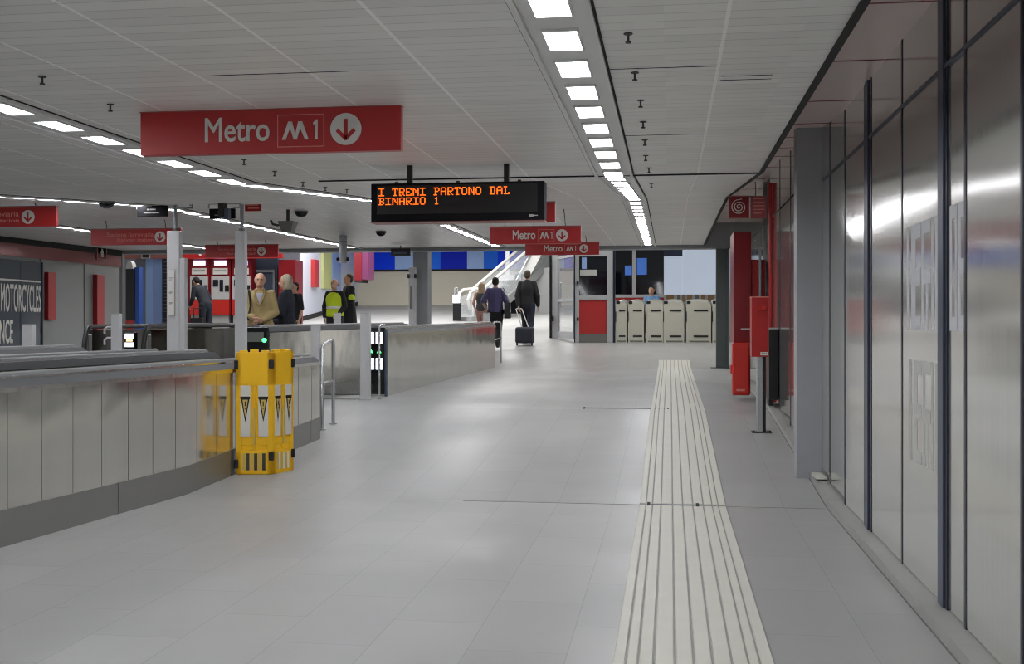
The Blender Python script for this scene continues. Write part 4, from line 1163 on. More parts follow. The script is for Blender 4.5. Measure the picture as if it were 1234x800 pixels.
# hall side wall closing the view on the right
b = MB(); b.box(1.5, 1.7, 21.62, 32, 0.3, 4.6); b.build('wall_side', M_LWALL, kind='structure', smooth=0)
b = MB(); b.box(-1.15, 1.6, 32.0, 32.2, .9, 4.6); b.build('wall_rear', M_BLUEFR, kind='structure', smooth=0)

# ================================================================== HALL BEYOND
YB = 40.4
b = MB(); b.box(-18, 6, YB, YB + .3, 1.9, 4.7)
wf = b.build('wall_far', M_CREAM, kind='structure', smooth=0)
zline = PY(520, 326, YB).z
b = MB(); b.box(-12.4, 6, YB - .03, YB, zline - .03, zline + .05); b.build('dark_ledge', M_DARKGAP, wf, smooth=0)
segs = [(436, 476, M_BLUE), (476, 515, M_PBLUE), (515, 531, M_MBLUE), (531, 563, M_DBLUE), (563, 583, M_PBLUE), (583, 600, M_MBLUE), (600, 622, M_BLUE), (622, 640, M_DBLUE), (640, 654, M_BLUE), (654, 680, M_PBLUE), (680, 720, M_BLUE)]
for a, c, m in segs:
    x0 = PY(a, 300, YB).x; x1 = PY(c, 300, YB).x
    b = MB(); b.box(x0, x1, YB - .02, YB, zline + .05, 4.6); b.build('colour_panel', m, wf, smooth=0)
# white side wall with rising skirting
b = MB(); b.box(-11.7, -11.5, 28.6, YB, .9, 4.6); ws = b.build('wall_white', M_WWALL, kind='structure', smooth=0)
b = MB(); b.rings([[(-11.5, y, FH(y) - .02), (-11.46, y, FH(y) - .02), (-11.46, y, FH(y) + .14), (-11.5, y, FH(y) + .14)] for y in ysteps(28.6, YB)])
b.build('skirting', M_DARKGAP, ws, smooth=0)
def wallpanel(root, name, px0, px1, pyt, pyb, X, m, d=.06):
    a = PX(px0, pyt, X); c = PX(px1, pyb, X); k = PX((px0 + px1) / 2, pyt, X).z
    b = MB(); b.box(X, X + d, a.y, c.y, PX((px0 + px1) / 2, pyb, X).z, k, bevel=.004); return b.build(name, m, root)
o = wallpanel(None, 'wall_slab', 374.5, 380.5, 313, 346, -11.5, M_REDSLAB, .12); tag(o, 'narrow red slab on the white hall wall behind the talking staff', 'panel')
o = wallpanel(None, 'wall_slab', 387, 397, 299, 348, -11.5, M_YGREEN, .08); tag(o, 'pale yellow-green panel on the white hall wall behind the talking staff', 'panel')
o = wallpanel(None, 'wall_slab', 399, 409, 299, 350, -11.5, M_LBLUE, .06); tag(o, 'light blue panel on the white hall wall next to the yellow-green one', 'panel')
# hanging red box
Y = 34.0
a = PY(427, 297, Y); c = PY(441, 338, Y)
t = thing('hanging_box', 'dark red and mauve box hanging high in the hall beside the royal blue wall', 'hanging box', ((a.x + c.x) / 2, Y, c.z))
m_ = a.x + (c.x - a.x) * .62
b = MB(); b.box(a.x, m_, Y, Y + .8, c.z, 4.6, bevel=.006); b.build('red_box', mat('dim_red', (112, 12, 26), rough=.4), t)
b = MB(); b.box(m_, c.x + .05, Y + .02, Y + .8, c.z + .04, 4.6, bevel=.006); b.build('mauve_side', M_PURPLE, t)
b = MB(); b.box(a.x, m_, Y + .02, Y + .78, c.z - .05, c.z); b.build('black_underside', M_DARKGAP, t)

# grey column just behind the header and the thin grey drop tube with cameras
Y = 22.1
a = PY(497.5, 300, Y); c = PY(515.5, 388, Y)
b = MB(); b.box(a.x, c.x, Y, Y + .35, FH(Y) - .05, 4.6, bevel=.01); b.build('column_1', M_GPOST, kind='structure')
a2 = PY(492.5, 322, 21.9); c2 = PY(500.5, 390, 21.9)
t = thing('white_upright', 'tall white upright with small black fittings in front of the grey column', 'post', ((a2.x + c2.x) / 2, 21.95, FH(22)))
b = MB(); b.box(a2.x, c2.x, 21.9, 22.0, FH(21.95), a2.z, bevel=.006); b.build('upright_body', M_WPOST, t)
for px in (492, 500.5):
    q = PY(px, 332, 21.88); b = MB(); b.box(q.x - .02, q.x + .02, 21.85, 21.93, q.z - .05, q.z + .03, bevel=.006); b.build('black_fitting', M_BLACK, t)
b = MB(); q = PY(495, 345, 21.88); q2 = PY(495, 372, 21.88); b.box(q.x - .012, q.x + .012, 21.87, 21.9, q2.z, q.z); b.build('grey_slot', M_GATES, t)
q = PD(413.5, 272, 18.5)
t = thing('camera_tube', 'fat grey tube dropping from the ceiling with small black cameras at its end', 'camera mount', (q.x, q.y, CH(q.y)))
zl = PD(413.5, 317, 18.5).z
b = MB(); b.cyl((q.x, q.y, zl), (q.x, q.y, CH(q.y) - .002), .062, seg=24); b.build('tube', M_PILLAR, t)
b = MB(); b.cyl((q.x, q.y, zl + .34), (q.x, q.y, zl + .36), .066, seg=24); b.build('joint_ring', M_GATES, t)
for s in (-1, 1):
    b = MB(); b.ball((q.x + s * .085, q.y - .02, zl + .065), .032, 14, 8, (.8, 1.2, 1)); b.build('camera', M_BLACK, t)
# ceiling gadgets: domes and projector
def dome(px, py, D, label):
    q = PD(px, py, D); z = CH(q.y)
    t = thing('dome_camera', label, 'camera', (q.x, q.y, z))
    b = MB(); b.cyl((q.x, q.y, z), (q.x, q.y, z - .025), .085, seg=28); b.build('mount_ring', M_GATES, t)
    b = MB(); b.ball((q.x, q.y, z - .025), .075, 24, 12, (1, 1, .7)); b.build('dome', M_DGLASS, t)
dome(128.5, 232, 11.9, 'dark dome camera on the ceiling near the red station signs')
dome(363, 260, 14.2, 'dark dome camera on the ceiling above the grey projector box')
dome(459, 286, 17.6, 'dark dome camera on the ceiling below the black departure display')
q = PD(347, 274, 14.0)
t = thing('ceiling_speaker', 'grey tapered loudspeaker hung from the ceiling with a curved bracket', 'speaker', (q.x, q.y, CH(q.y)))
zt = PD(347, 267, 14.0).z; zb = PD(347, 280, 14.0).z
b = MB(); b.rings([[(q.x - w_, q.y - w_, z), (q.x + w_, q.y - w_, z), (q.x + w_, q.y + w_, z), (q.x - w_, q.y + w_, z)] for z, w_ in ((zb, .06), (zt, .10))]); b.build('tapered_housing', M_GATES, t, smooth=0)
b = MB(); r0 = PD(325, 266, 14.0); b.tube([(r0.x, q.y, r0.z + .01), (r0.x + .03, q.y, zt - .03), (r0.x + .09, q.y, zt - .045), (q.x - .04, q.y, zt - .03)], .014); b.build('curved_bracket', M_KNOB, t)
b = MB(); b.cyl((q.x, q.y, zt - .01), (q.x, q.y, CH(q.y)), .02); b.build('drop_rod', M_KNOB, t)
a = PY(471, 299.5, 20.6); c = PY(494, 308, 20.6)
t = thing('exit_sign', 'small black box sign under the header near the grey column', 'sign', ((a.x + c.x) / 2, 20.6, c.z))
b = MB(); b.box(a.x, c.x, 20.6, 20.66, c.z, a.z, bevel=.004); b.build('sign_box', M_BLACK, t)
b = MB(); b.box(a.x + .05, c.x - .05, 20.595, 20.601, c.z + .03, c.z + .07); b.build('sign_strip', M_POSTBL, t, smooth=0)
b = MB(); b.cyl(((a.x + c.x) / 2, 20.63, a.z), ((a.x + c.x) / 2, 20.63, CH(20.63)), .01); b.build('hanger', M_KNOB, t)

# escalator in the hall
fe = PD(557, 383, 34.6)
E0 = Vector((fe.x, fe.y, FH(fe.y)))
hd = Vector((.56, .83, 0)).normalized(); sd = Vector((hd.y, -hd.x, 0))
es = thing('escalator', 'steel escalator rising in front of the blue wall behind the walkers', 'escalator', E0)
TAN = math.tan(math.radians(32)); LE = 5.2
def ep(l, s, h): 
    p = E0 + hd * l + sd * s
    rise = max(0, l - .5) * TAN
    return Vector((p.x, p.y, E0.z + rise + h))
def eslab(name, m, s0, s1, pts, parent=es):
    """pts: (l, h_low, h_high)"""
    b = MB(); b.rings([[ep(l, s0, a), ep(l, s1, a), ep(l, s1, c), ep(l, s0, c)] for l, a, c in pts]); return b.build(name, m, parent, smooth=0)
for s in (-.04, .42):
    eslab('glass_side', M_GLASS, s, s + .02, [(.0, .12, .75), (.5, .12, .92), (LE, .12, .92)])
    b = MB(); b.tube([ep(-.12, s + .02, .35), ep(-.2, s + .02, .62), ep(-.08, s + .02, .88), ep(.1, s + .02, .97), ep(.5, s + .02, 1.0), ep(LE, s + .02, 1.0)], .05); b.build('handrail', M_LGREY, es)
eslab('truss', M_ESC, -.1, .5, [(-.1, -.05, .12), (.5, -.15, .12), (LE, -.2, .12)])
for k in range(14):
    l = .5 + .32 * k
    a0, a1, a2, a3 = ep(l, .02, .1), ep(l, .38, .1), ep(l + .32, .38, .1), ep(l + .32, .02, .1)
    zt = a2.z
    b = MB(); b.rings([[a0, a1, a2, a3], [Vector((v.x, v.y, zt + .02)) for v in (a0, a1, a2, a3)]]); b.build('step', M_KNOB, es, smooth=0)
q = E0 + sd * -.02 - hd * .22
b = MB(); b.box(q.x - .10, q.x + .10, q.y - .12, q.y, E0.z + .55, E0.z + .80, bevel=.01); b.build('lit_cap', M_CELL, es)
b = MB(); b.box(q.x - .10, q.x + .14, q.y - .12, q.y, E0.z, E0.z + .55, bevel=.01); b.build('black_newel', M_BLACK, es)
# dark recess and grey cladding block right of the escalator
a = PY(566, 330, 36.5); c = PY(664, 330, 36.5)
zf = FH(36.5)
st = thing('stair_flank', 'grey steel flank with a dark opening under the escalators', 'cladding', ((a.x + c.x) / 2, 36.5, zf))
x_ = lambda px: PY(px, 390, 36.5).x
z_ = lambda py: PY(610, py, 36.5).z
b = MB(); b.prism([(x_(566), zf - .1), (x_(606), zf - .1), (x_(606), z_(338)), (x_(592), z_(338)), (x_(567), z_(366))], 'y', 36.5, 37.0); b.prism([(x_(633), zf - .1), (x_(664), zf - .1), (x_(664), z_(325)), (x_(633), z_(338))], 'y', 36.5, 37.0); b.prism([(x_(592), z_(338)), (x_(633), z_(338)), (x_(664), z_(325)), (x_(664), z_(322)), (x_(600), z_(332))], 'y', 36.5, 37.0)
b.build('flank_panel', M_ESC, st, smooth=0)
b = MB(); b.box(x_(604), x_(635), 36.8, 36.9, zf, z_(337)); b.build('dark_opening', M_DARKROOM, st, smooth=0)
b = MB(); b.box(x_(600), x_(626), 36.3, 36.5, z_(338), z_(331)); b.build('white_beam', M_WPOST, st, smooth=0)
b = MB(); b.box(x_(610), x_(614.5), 36.35, 36.5, z_(331), 4.5); b.build('white_strut', M_WPOST, st, smooth=0)
# second, nearer handrail slab rising to the right
b = MB(); b.prism([(x_(617), z_(358)), (x_(628), z_(358)), (x_(662), z_(296)), (x_(650), z_(296))], 'y', 35.9, 36.2)
o = b.build('second_side', M_LGREY, st, smooth=0); o.name = 'sloping_side'
b = MB(); b.tube([(x_(616), 35.88, z_(358)), (x_(648), 35.88, z_(297))], .05); b.build('sloping_handrail', M_CHROME, st)
t = hoop('pair of thin metal rails at the foot of the escalator', [(PY(548, 381, 34.2).x, 34.2, FH(34.2)), (PY(548, 381, 34.2).x, 34.2, FH(34.2) + 1.0), (PY(551.5, 381, 34.2).x, 34.2, FH(34.2) + 1.02), (PY(551.5, 381, 34.2).x, 34.2, FH(34.2))], None, .02)

# ---------------- left back: ticket hall front
YT = 28.0
b = MB(); b.box(-18, -9.75, YT + .66, YT + .8, .9, 4.6); wt = b.build('wall_ticket', mat('ticket_wall', (120, 124, 134), rough=.4), kind='structure', smooth=0)
zfl = FH(YT)
def tb(root, name, px0, px1, py0, py1, m, y=YT, d=.1, low=None):
    return framebox(root, name, px0, px1, py0, py1, y + d / 2, d, m, low, yref=y)
tb(wt, 'red_surround', 219, 306, 310, 410, M_REDD, YT + .56, .1, zfl)
def machine(px, label):
    o = px - 240
    a = PY(px, 390, YT)
    t = thing('ticket_machine', label, 'ticket machine', (a.x, YT + .2, zfl))
    tb(t, 'cabinet', 227.8 + o, 252.6 + o, 311.5, 380, M_REDD, YT + .03, .5)
    tb(t, 'lit_header', 232.5 + o, 247 + o, 314, 319.5, M_MLIT, YT, .03)
    hl = tb(t, 'header_label', 231 + o, 248.5 + o, 323, 330.5, M_STICK, YT, .03)
    tb(hl, 'label_line', 233 + o, 246.5 + o, 325.5, 326.6, M_GATES, YT - .012, .02)
    f = tb(t, 'face_plate', 229 + o, 250.5 + o, 333, 360.5, M_MFACE, YT, .03)
    tb(f, 'screen', 231 + o, 237 + o, 337, 345, M_BLACK, YT - .02, .03)
    tb(f, 'keypad', 239 + o, 243 + o, 337, 351, M_BLUEFR, YT - .02, .03)
    tb(f, 'slot', 245.5 + o, 250 + o, 343.5, 351, M_BLACK, YT - .02, .03)
    tb(t, 'lower_panel', 229 + o, 250.5 + o, 361, 379, M_REDO, YT, .03)
    tb(t, 'pedestal', 230 + o, 250 + o, 380, 410, M_LGREY, YT + .06, .4, zfl)
machine(240, 'red ticket machine being used by the bent person in dark clothes')
machine(265.5, 'red ticket machine right beside the bent person in dark clothes')
machine(291, 'red ticket machine mostly hidden behind the slim white post')
o = tb(None, 'fascia_board', 215, 340, 297, 311, M_REDP, YT - .2, .12); tag(o, 'long red fascia board above the ticket machines', 'fascia')
sw = MB(); pts = []
a = PY(233, 302, YT - .22); c = PY(240, 308, YT - .22)
sw.tube([(a.x, YT - .21, a.z), ((a.x * .5 + c.x * .5), YT - .21, a.z - .01), (c.x, YT - .21, a.z - .07), (c.x + .03, YT - .21, c.z)], .03, 8); sw.build('white_swoosh', M_STICK, o)
t = thing('service_hatch', 'blue-grey framed service hatch behind the talking couple', 'hatch', (PY(320, 390, YT).x, YT, zfl))
tb(t, 'hatch_panel', 306, 334, 311, 400, M_POSTBL, YT + .3, .1, zfl)
tb(t, 'hatch_frame', 308, 331, 325, 328, M_GREYBOOTH, YT + .24, .06)
tb(t, 'hatch_frame', 328.5, 331, 328, 380, M_GREYBOOTH, YT + .24, .06)
t = thing('vending_cabinet', 'plain dark red cabinet behind the grey-haired woman', 'cabinet', (PY(345, 390, YT).x, YT, zfl))
tb(t, 'cabinet_body', 335.5, 356, 313, 400, M_REDD, YT - .1, .6, zfl)
tb(t, 'coin_plate', 347, 351, 333, 338, M_CHROME, YT - .12, .03)
# booth area next to the grey wall
t = thing('booth', 'grey booth with light blue panels and a dark louvre beyond the grey wall', 'booth', (PY(185, 390, 25.5).x, 25.5, FH(25.5)))
Yb = 25.5; zl = FH(Yb)
tb(t, 'booth_wall', 163, 206, 311, 410, M_GREYBOOTH, Yb, .2, zl)
tb(t, 'blue_panel', 175.5, 184, 311, 410, M_PBLUE, Yb - .03, .05, zl)
tb(t, 'blue_panel', 184, 195, 311, 410, M_LBLUE, Yb - .03, .05, zl)
lv = tb(t, 'louvre', 196.5, 203.5, 311, 400, M_KNOB, Yb - .03, .05)
b = MB()
a = PY(196.8, 315, Yb - .05); c = PY(203, 390, Yb - .05)
for k in range(18): b.box(a.x, c.x, Yb - .06, Yb - .03, a.z - k * .085 - .02, a.z - k * .085)
b.build('louvre_slat', M_GATES, lv, smooth=0)
tb(t, 'fascia', 150, 206, 299.5, 311.5, M_SIGNEDGE, Yb - .08, .2)
mn = tb(t, 'monitor', 170, 180.5, 301, 311.5, M_LGREY, Yb - .11, .05)
tb(mn, 'monitor_screen', 171.5, 179, 302.5, 310, M_BLACK, Yb - .13, .04)
t = thing('info_pillar', 'black information pillar with a white arched top and blue side', 'pillar', (PY(157, 390, 24.5).x, 24.5, FH(24.5)))
zl = FH(24.5)
tb(t, 'black_face', 151.5, 162, 324, 386, M_BLACK, 24.5, .25)
tb(t, 'blue_side', 162, 167.5, 322, 400, mat('pillar_blue', (44, 84, 168), rough=.4), 24.52, .2, zl)
tb(t, 'red_foot', 151.5, 162, 386, 398, M_REDO, 24.52, .2)
tb(t, 'white_base', 151.5, 162, 398, 412, M_LGREY, 24.52, .2, zl)
a = PY(151, 324, 24.5); c = PY(159.5, 314, 24.5)
b = MB(); xm = (a.x + c.x) / 2; rr = (c.x - a.x) / 2
b.prism([(xm + rr * math.cos(PI * k / 12), a.z + (c.z - a.z) * math.sin(PI * k / 12)) for k in range(13)], 'y', 24.52, 24.7); b.build('arched_top', M_WHITE, t)
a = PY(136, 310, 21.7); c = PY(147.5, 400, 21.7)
b = MB(); b.box(a.x, c.x, 21.7, 21.8, FH(21.8) - .05, 4.6); b.build('column_2', mat('dark_grey_column', (98, 100, 98), rough=.5), kind='structure', smooth=0)  # dark grey column past the end of the grey wall
# extinguisher pictogram
a = PX(119.5, 297, XL + .08); c = PX(129.5, 311, XL + .08)
t = thing('extinguisher_sign', 'small red fire extinguisher pictogram high on the grey wall', 'sign', (XL, a.y, c.z))
y0, y1 = a.y, c.y; z0, z1 = PX(124, 311.5, XL + .08).z, PX(124, 297.5, XL + .08).z
b = MB(); b.box(XL + .03, XL + .05, y0, y1, z0, z1, bevel=.003); b.build('sign_board', M_REDD, t)
b = MB()
for (ya_, yb_, za, zb) in ((y0 - .03, y1 + .03, z1, z1 + .03), (y0 - .03, y1 + .03, z0 - .03, z0), (y0 - .03, y0, z0, z1), (y1, y1 + .03, z0, z1)): b.box(XL + .03, XL + .055, ya_, yb_, za, zb)
b.build('sign_frame', M_SIGNEDGE, t, smooth=0)
ym = (y0 + y1) / 2; hh = z1 - z0
b = MB(); b.box(XL + .05, XL + .06, ym - (y1 - y0) * .14, ym + (y1 - y0) * .14, z0 + hh * .12, z0 + hh * .65, bevel=.004); b.box(XL + .05, XL + .06, ym - (y1 - y0) * .06, ym + (y1 - y0) * .06, z0 + hh * .65, z0 + hh * .85); b.build('pictogram', M_WHITE, t)
# ================================================================== PEOPLE
def skin_mat(n, c): return mat(n, c, rough=.55, var=.05, scale=20)
SK = skin_mat('skin', (206, 160, 134)); SK2 = skin_mat('skin_dark', (120, 84, 66))
def hull_pair(bm, c0, r0, c1, r1, u=12, v=8):
    """convex hull of two ellipsoids"""
    t = bmesh.new()
    for c, r in ((c0, r0), (c1, r1)):
        rr = (r, r, r) if isinstance(r, (int, float)) else r
        s = bmesh.ops.create_uvsphere(t, u_segments=u, v_segments=v, radius=1.0)
        for w in s['verts']: w.co = Vector((w.co.x * rr[0] + c[0], w.co.y * rr[1] + c[1], w.co.z * rr[2] + c[2]))
    h = bmesh.ops.convex_hull(t, input=t.verts[:])
    junk = [g for g in h['geom_interior'] if isinstance(g, bmesh.types.BMVert)]
    if junk: bmesh.ops.delete(t, geom=list(set(junk)), context='VERTS')
    me = bpy.data.meshes.new('t'); t.to_mesh(me); t.free()
    bm.from_mesh(me); bpy.data.meshes.remove(me)
def remesh(bm, vox, smooth=3):
    me = bpy.data.meshes.new('r'); bm.to_mesh(me); bm.free()
    o = bpy.data.objects.new('r', me); COL.objects.link(o)
    m = o.modifiers.new('r', 'REMESH'); m.mode = 'VOXEL'; m.voxel_size = vox; m.use_smooth_shade = True
    if smooth:
        s = o.modifiers.new('s', 'SMOOTH'); s.iterations = smooth; s.factor = .5
    dg = bpy.context.evaluated_depsgraph_get(); dg.update()
    out = bpy.data.meshes.new_from_object(o.evaluated_get(dg))
    bpy.data.objects.remove(o); bpy.data.meshes.remove(me)
    return out
def fin(me, name, m, parent):
    for p in me.polygons: p.use_smooth = True
    me.materials.clear(); me.materials.append(m)
    o = bpy.data.objects.new(name, me); COL.objects.link(o); o.parent = parent
    return o

BASE = dict(pelvis=(0, 0, .95), waist=(0, .005, 1.10), chest=(0, .01, 1.30), neck=(0, .0, 1.47), head=(0, .025, 1.625),
            sh_l=(-.160, 0, 1.425), sh_r=(.160, 0, 1.425), el_l=(-.215, -.02, 1.14), el_r=(.215, -.02, 1.14), wr_l=(-.215, .05, .90), wr_r=(.215, .05, .90),
            hip_l=(-.09, 0, .92), hip_r=(.09, 0, .92), kn_l=(-.10, .02, .50), kn_r=(.10, .02, .50), an_l=(-.10, -.02, .08), an_r=(.10, -.02, .08))
UPPER = ('waist', 'chest', 'neck', 'head', 'sh_l', 'sh_r', 'el_l', 'el_r', 'wr_l', 'wr_r')
def hand(bm, wrist, d, side, curl=.5):
    """palm, four unequal bent fingers and a thumb; d = direction from wrist; inner = towards the body"""
    d = Vector(d).normalized(); w = Vector(wrist)
    inner = Vector((-side, 0, 0)); inner = (inner - d * inner.dot(d)).normalized()
    across = d.cross(inner).normalized()                    # along the knuckles
    if across.y < 0: across = -across                       # index finger towards the front
    kn = w + d * .085
    hull_pair(bm, w, .022, kn + across * .024, .013); hull_pair(bm, w, .022, kn - across * .026, .012)
    for k, (off, ln) in enumerate(((.030, .072), (.010, .080), (-.011, .074), (-.030, .058))):
        a = kn + across * off
        d1 = (d + inner * curl * .6).normalized(); d2 = (d + inner * curl * 1.6).normalized()
        m1 = a + d1 * ln * .52; e = m1 + d2 * ln * .5
        hull_pair(bm, a, .0095, m1, .0088, 8, 6); hull_pair(bm, m1, .0088, e, .0072, 8, 6)
    t0 = w + d * .03 + across * .018; t1 = t0 + (across * .8 + d * .75 + inner * .3).normalized() * .042; t2 = t1 + (d + inner * .5 + across * .2).normalized() * .032
    hull_pair(bm, t0, .014, t1, .0105, 8, 6); hull_pair(bm, t1, .0105, t2, .008, 8, 6)

def person(label, px, D, H, rz, pose=None, lean=0.0, skin=SK, top=None, top_m=None, trousers_m=None, shoes_m=M_BLACK, hair='short', hair_m=None,
           coat=None, sleeves='long', extra=None, head_turn=0.0, z=None, vest=None, seated=False, build=1.0, collar=None, face=True):
    x, y = XY(px, D)
    z0 = FH(y) if z is None else z
    t = thing('person', label, 'person', (x, y, z0), rz)
    k = H / 1.75
    J = {n: Vector(v) for n, v in BASE.items()}
    for n, v in (pose or {}).items(): J[n] = Vector(v)
    R = Matrix.Rotation(-lean, 3, 'X')
    piv = Vector((0, 0, .95))
    for n in UPPER: J[n] = piv + R @ (J[n] - piv)
    J = {n: v * k for n, v in J.items()}
    q = lambda a: a * k * build
    Rh = R @ Matrix.Rotation(head_turn, 3, 'Z')
    hl = lambda v: J['head'] + (Rh @ Vector(v)) * k        # head-local point
    # ---- body
    bm = bmesh.new()
    tor = [(J['pelvis'], (q(.150), q(.105), q(.10))), (J['waist'], (q(.135), q(.095), q(.10))), (J['chest'], (q(.160), q(.110), q(.13))), ((J['sh_l'] + J['sh_r']) / 2, (q(.125), q(.070), q(.05)))]
    for (a, ra), (c, rc) in zip(tor, tor[1:]): hull_pair(bm, a, ra, c, rc)
    for s in ('l', 'r'):
        hull_pair(bm, J['sh_' + s], q(.055), J['el_' + s], q(.040)); hull_pair(bm, J['el_' + s], q(.040), J['wr_' + s], q(.027))
        hull_pair(bm, J['hip_' + s], q(.085), J['kn_' + s], q(.055)); hull_pair(bm, J['kn_' + s], q(.054), J['an_' + s], q(.036))
        hull_pair(bm, J['an_' + s], q(.036), J['an_' + s] + Vector((0, q(.13), -q(.045))), q(.028))
    hull_pair(bm, J['neck'] - Vector((0, 0, q(.04))), .056 * k, hl((0, -.01, -.06)), .052 * k)
    hull_pair(bm, hl((0, -.012, .025)), (.078 * k, .094 * k, .090 * k), hl((0, .026, -.060)), (.056 * k, .060 * k, .050 * k), 16, 12)
    hull_pair(bm, hl((0, .085, .0)), .012 * k, hl((0, .098, -.028)), .016 * k, 8, 6)                  # nose
    hull_pair(bm, hl((-.03, .074, .030)), .014 * k, hl((.03, .074, .030)), .014 * k, 8, 6)             # brow
    hull_pair(bm, hl((-.02, .078, -.068)), .012 * k, hl((.02, .078, -.068)), .012 * k, 8, 6)           # lips
    for s in (-1, 1): hull_pair(bm, hl((s * .079, -.005, .012)), (.010 * k, .018 * k, .026 * k), hl((s * .076, -.002, -.02)), (.009 * k, .014 * k, .018 * k), 8, 6)
    body = remesh(bm, .011)
    hb = bmesh.new()
    for s, sg in (('l', -1), ('r', 1)):
        hand(hb, J['wr_' + s] , (J['wr_' + s] - J['el_' + s]), sg)
    hm = remesh(hb, .0042, 2)
    bb = bmesh.new(); bb.from_mesh(body); bb.from_mesh(hm)
    me = bpy.data.meshes.new('person_body'); bb.to_mesh(me); bb.free()
    fin(me, 'body', skin, t)
    if face:
        for s in (-1, 1):
            b = MB(); c = hl((s * .030, .082, .012)); b.ball(c, .0105 * k, 10, 8, (1, .6, .7)); o = b.build('eye', M_BLACK, t, world=False)
        b = MB(); c = hl((0, .0915, -.066)); b.ball(c, .022 * k, 12, 6, (1.0, .3, .22)); b.build('mouth', mat('lip', (150, 84, 76)) if 'lip' not in MATS else MATS['lip'], t, world=False)
    # ---- trousers
    bm = bmesh.new()
    hull_pair(bm, J['pelvis'], (q(.165), q(.122), q(.10)), J['pelvis'] - Vector((0, 0, q(.06))), (q(.16), q(.12), q(.09)))
    for s in ('l', 'r'):
        hull_pair(bm, J['hip_' + s], q(.102), J['kn_' + s], q(.073)); hull_pair(bm, J['kn_' + s], q(.073), J['an_' + s] + Vector((0, 0, q(.0))), q(.060))
    fin(remesh(bm, .013), 'trousers', trousers_m, t)
    # ---- shoes
    for s in ('l', 'r'):
        bm = bmesh.new(); a = J['an_' + s]
        hull_pair(bm, a + Vector((0, -q(.02), -q(.01))), q(.045), a + Vector((0, q(.14), -q(.042))), (q(.042), q(.05), q(.032)))
        hull_pair(bm, a + Vector((0, -q(.03), -q(.045))), (q(.04), q(.045), q(.03)), a + Vector((0, q(.12), -q(.05))), (q(.045), q(.06), q(.025)))
        fin(remesh(bm, .010), 'shoe', shoes_m, t)
    # ---- top
    ex = .022 if sleeves != 'none' else .014
    bm = bmesh.new()
    tor2 = [(c, tuple(v + q(ex) for v in r)) for c, r in tor]
    for (a, ra), (c, rc) in zip(tor2, tor2[1:]): hull_pair(bm, a, ra, c, rc)
    if coat:
        lo = J['pelvis'] + Vector((0, 0, -(.95 - coat) * k))
        hull_pair(bm, J['waist'], (q(.168), q(.125), q(.1)), J['pelvis'], (q(.185), q(.140), q(.05)))
        hull_pair(bm, J['pelvis'], (q(.185), q(.140), q(.05)), lo, (q(.215), q(.165), q(.03)))
    else:
        hull_pair(bm, J['waist'], (q(.162), q(.12), q(.1)), J['pelvis'] - Vector((0, 0, q(.03))), (q(.172), q(.130), q(.03)))
    if sleeves != 'none':
        for s in ('l', 'r'):
            hull_pair(bm, J['sh_' + s], q(.066), J['el_' + s], q(.055))
            if sleeves == 'long': hull_pair(bm, J['el_' + s], q(.058), J['wr_' + s] * .93 + J['el_' + s] * .07, q(.043))
    if collar:
        hull_pair(bm, J['neck'] - Vector((0, 0, q(.03))), (q(.085), q(.078), q(.03)), J['neck'] + Vector((0, -.01, q(.03))), (q(.070), q(.066), q(.02)))
    fin(remesh(bm, .012), top or 'jacket', top_m, t)
    if vest:
        bm = bmesh.new()
        tv = [(c, tuple(v + q(.038) for v in r)) for c, r in tor[1:3]]
        hull_pair(bm, tv[0][0], tv[0][1], tv[1][0], tv[1][1])
        hull_pair(bm, J['waist'], (q(.175), q(.138), q(.1)), J['pelvis'], (q(.192), q(.150), q(.05)))
        hull_pair(bm, J['chest'], (q(.185), q(.146), q(.12)), (J['sh_l'] + J['sh_r']) / 2, (q(.13), q(.10), q(.055)))
        vo = fin(remesh(bm, .012), 'hi_vis_vest', vest, t)
        b = MB(); c = J['waist']
        ring = lambda zz, e: [Vector((c.x + (q(.1775) + e) * math.cos(a), c.y + (q(.1405) + e) * math.sin(a), zz)) for a in [2 * PI * i / 32 for i in range(32)]]
        b.rings([ring(c.z - .0, .004), ring(c.z + .05, .003)]); b.build('reflective_band', M_STICK, vo, world=False)
    # ---- hair
    if hair:
        bm = bmesh.new()
        if hair == 'bald':
            for s in (-1, 1): hull_pair(bm, hl((s * .068, -.03, .005)), (.014 * k, .04 * k, .028 * k), hl((s * .045, -.085, -.01)), (.025 * k, .02 * k, .03 * k))
            hull_pair(bm, hl((-.045, -.09, -.01)), .026 * k, hl((.045, -.09, -.01)), .026 * k)
        else:
            hull_pair(bm, hl((0, -.030, .050)), (.082 * k, .092 * k, .078 * k), hl((0, -.052, -.005)), (.080 * k, .065 * k, .07 * k), 16, 12)
            if hair in ('bob', 'long'):
                zl = -.09 if hair == 'bob' else -.20
                hull_pair(bm, hl((-.058, -.050, .03)), (.040 * k, .062 * k, .06 * k), hl((-.062, -.055, zl)), (.035 * k, .05 * k, .035 * k))
                hull_pair(bm, hl((.058, -.050, .03)), (.040 * k, .062 * k, .06 * k), hl((.062, -.055, zl)), (.035 * k, .05 * k, .035 * k))
                hull_pair(bm, hl((0, -.07, .03)), (.075 * k, .05 * k, .06 * k), hl((0, -.075, zl)), (.07 * k, .035 * k, .035 * k))
        fin(remesh(bm, .009), 'hair', hair_m, t)
    return t, J, k

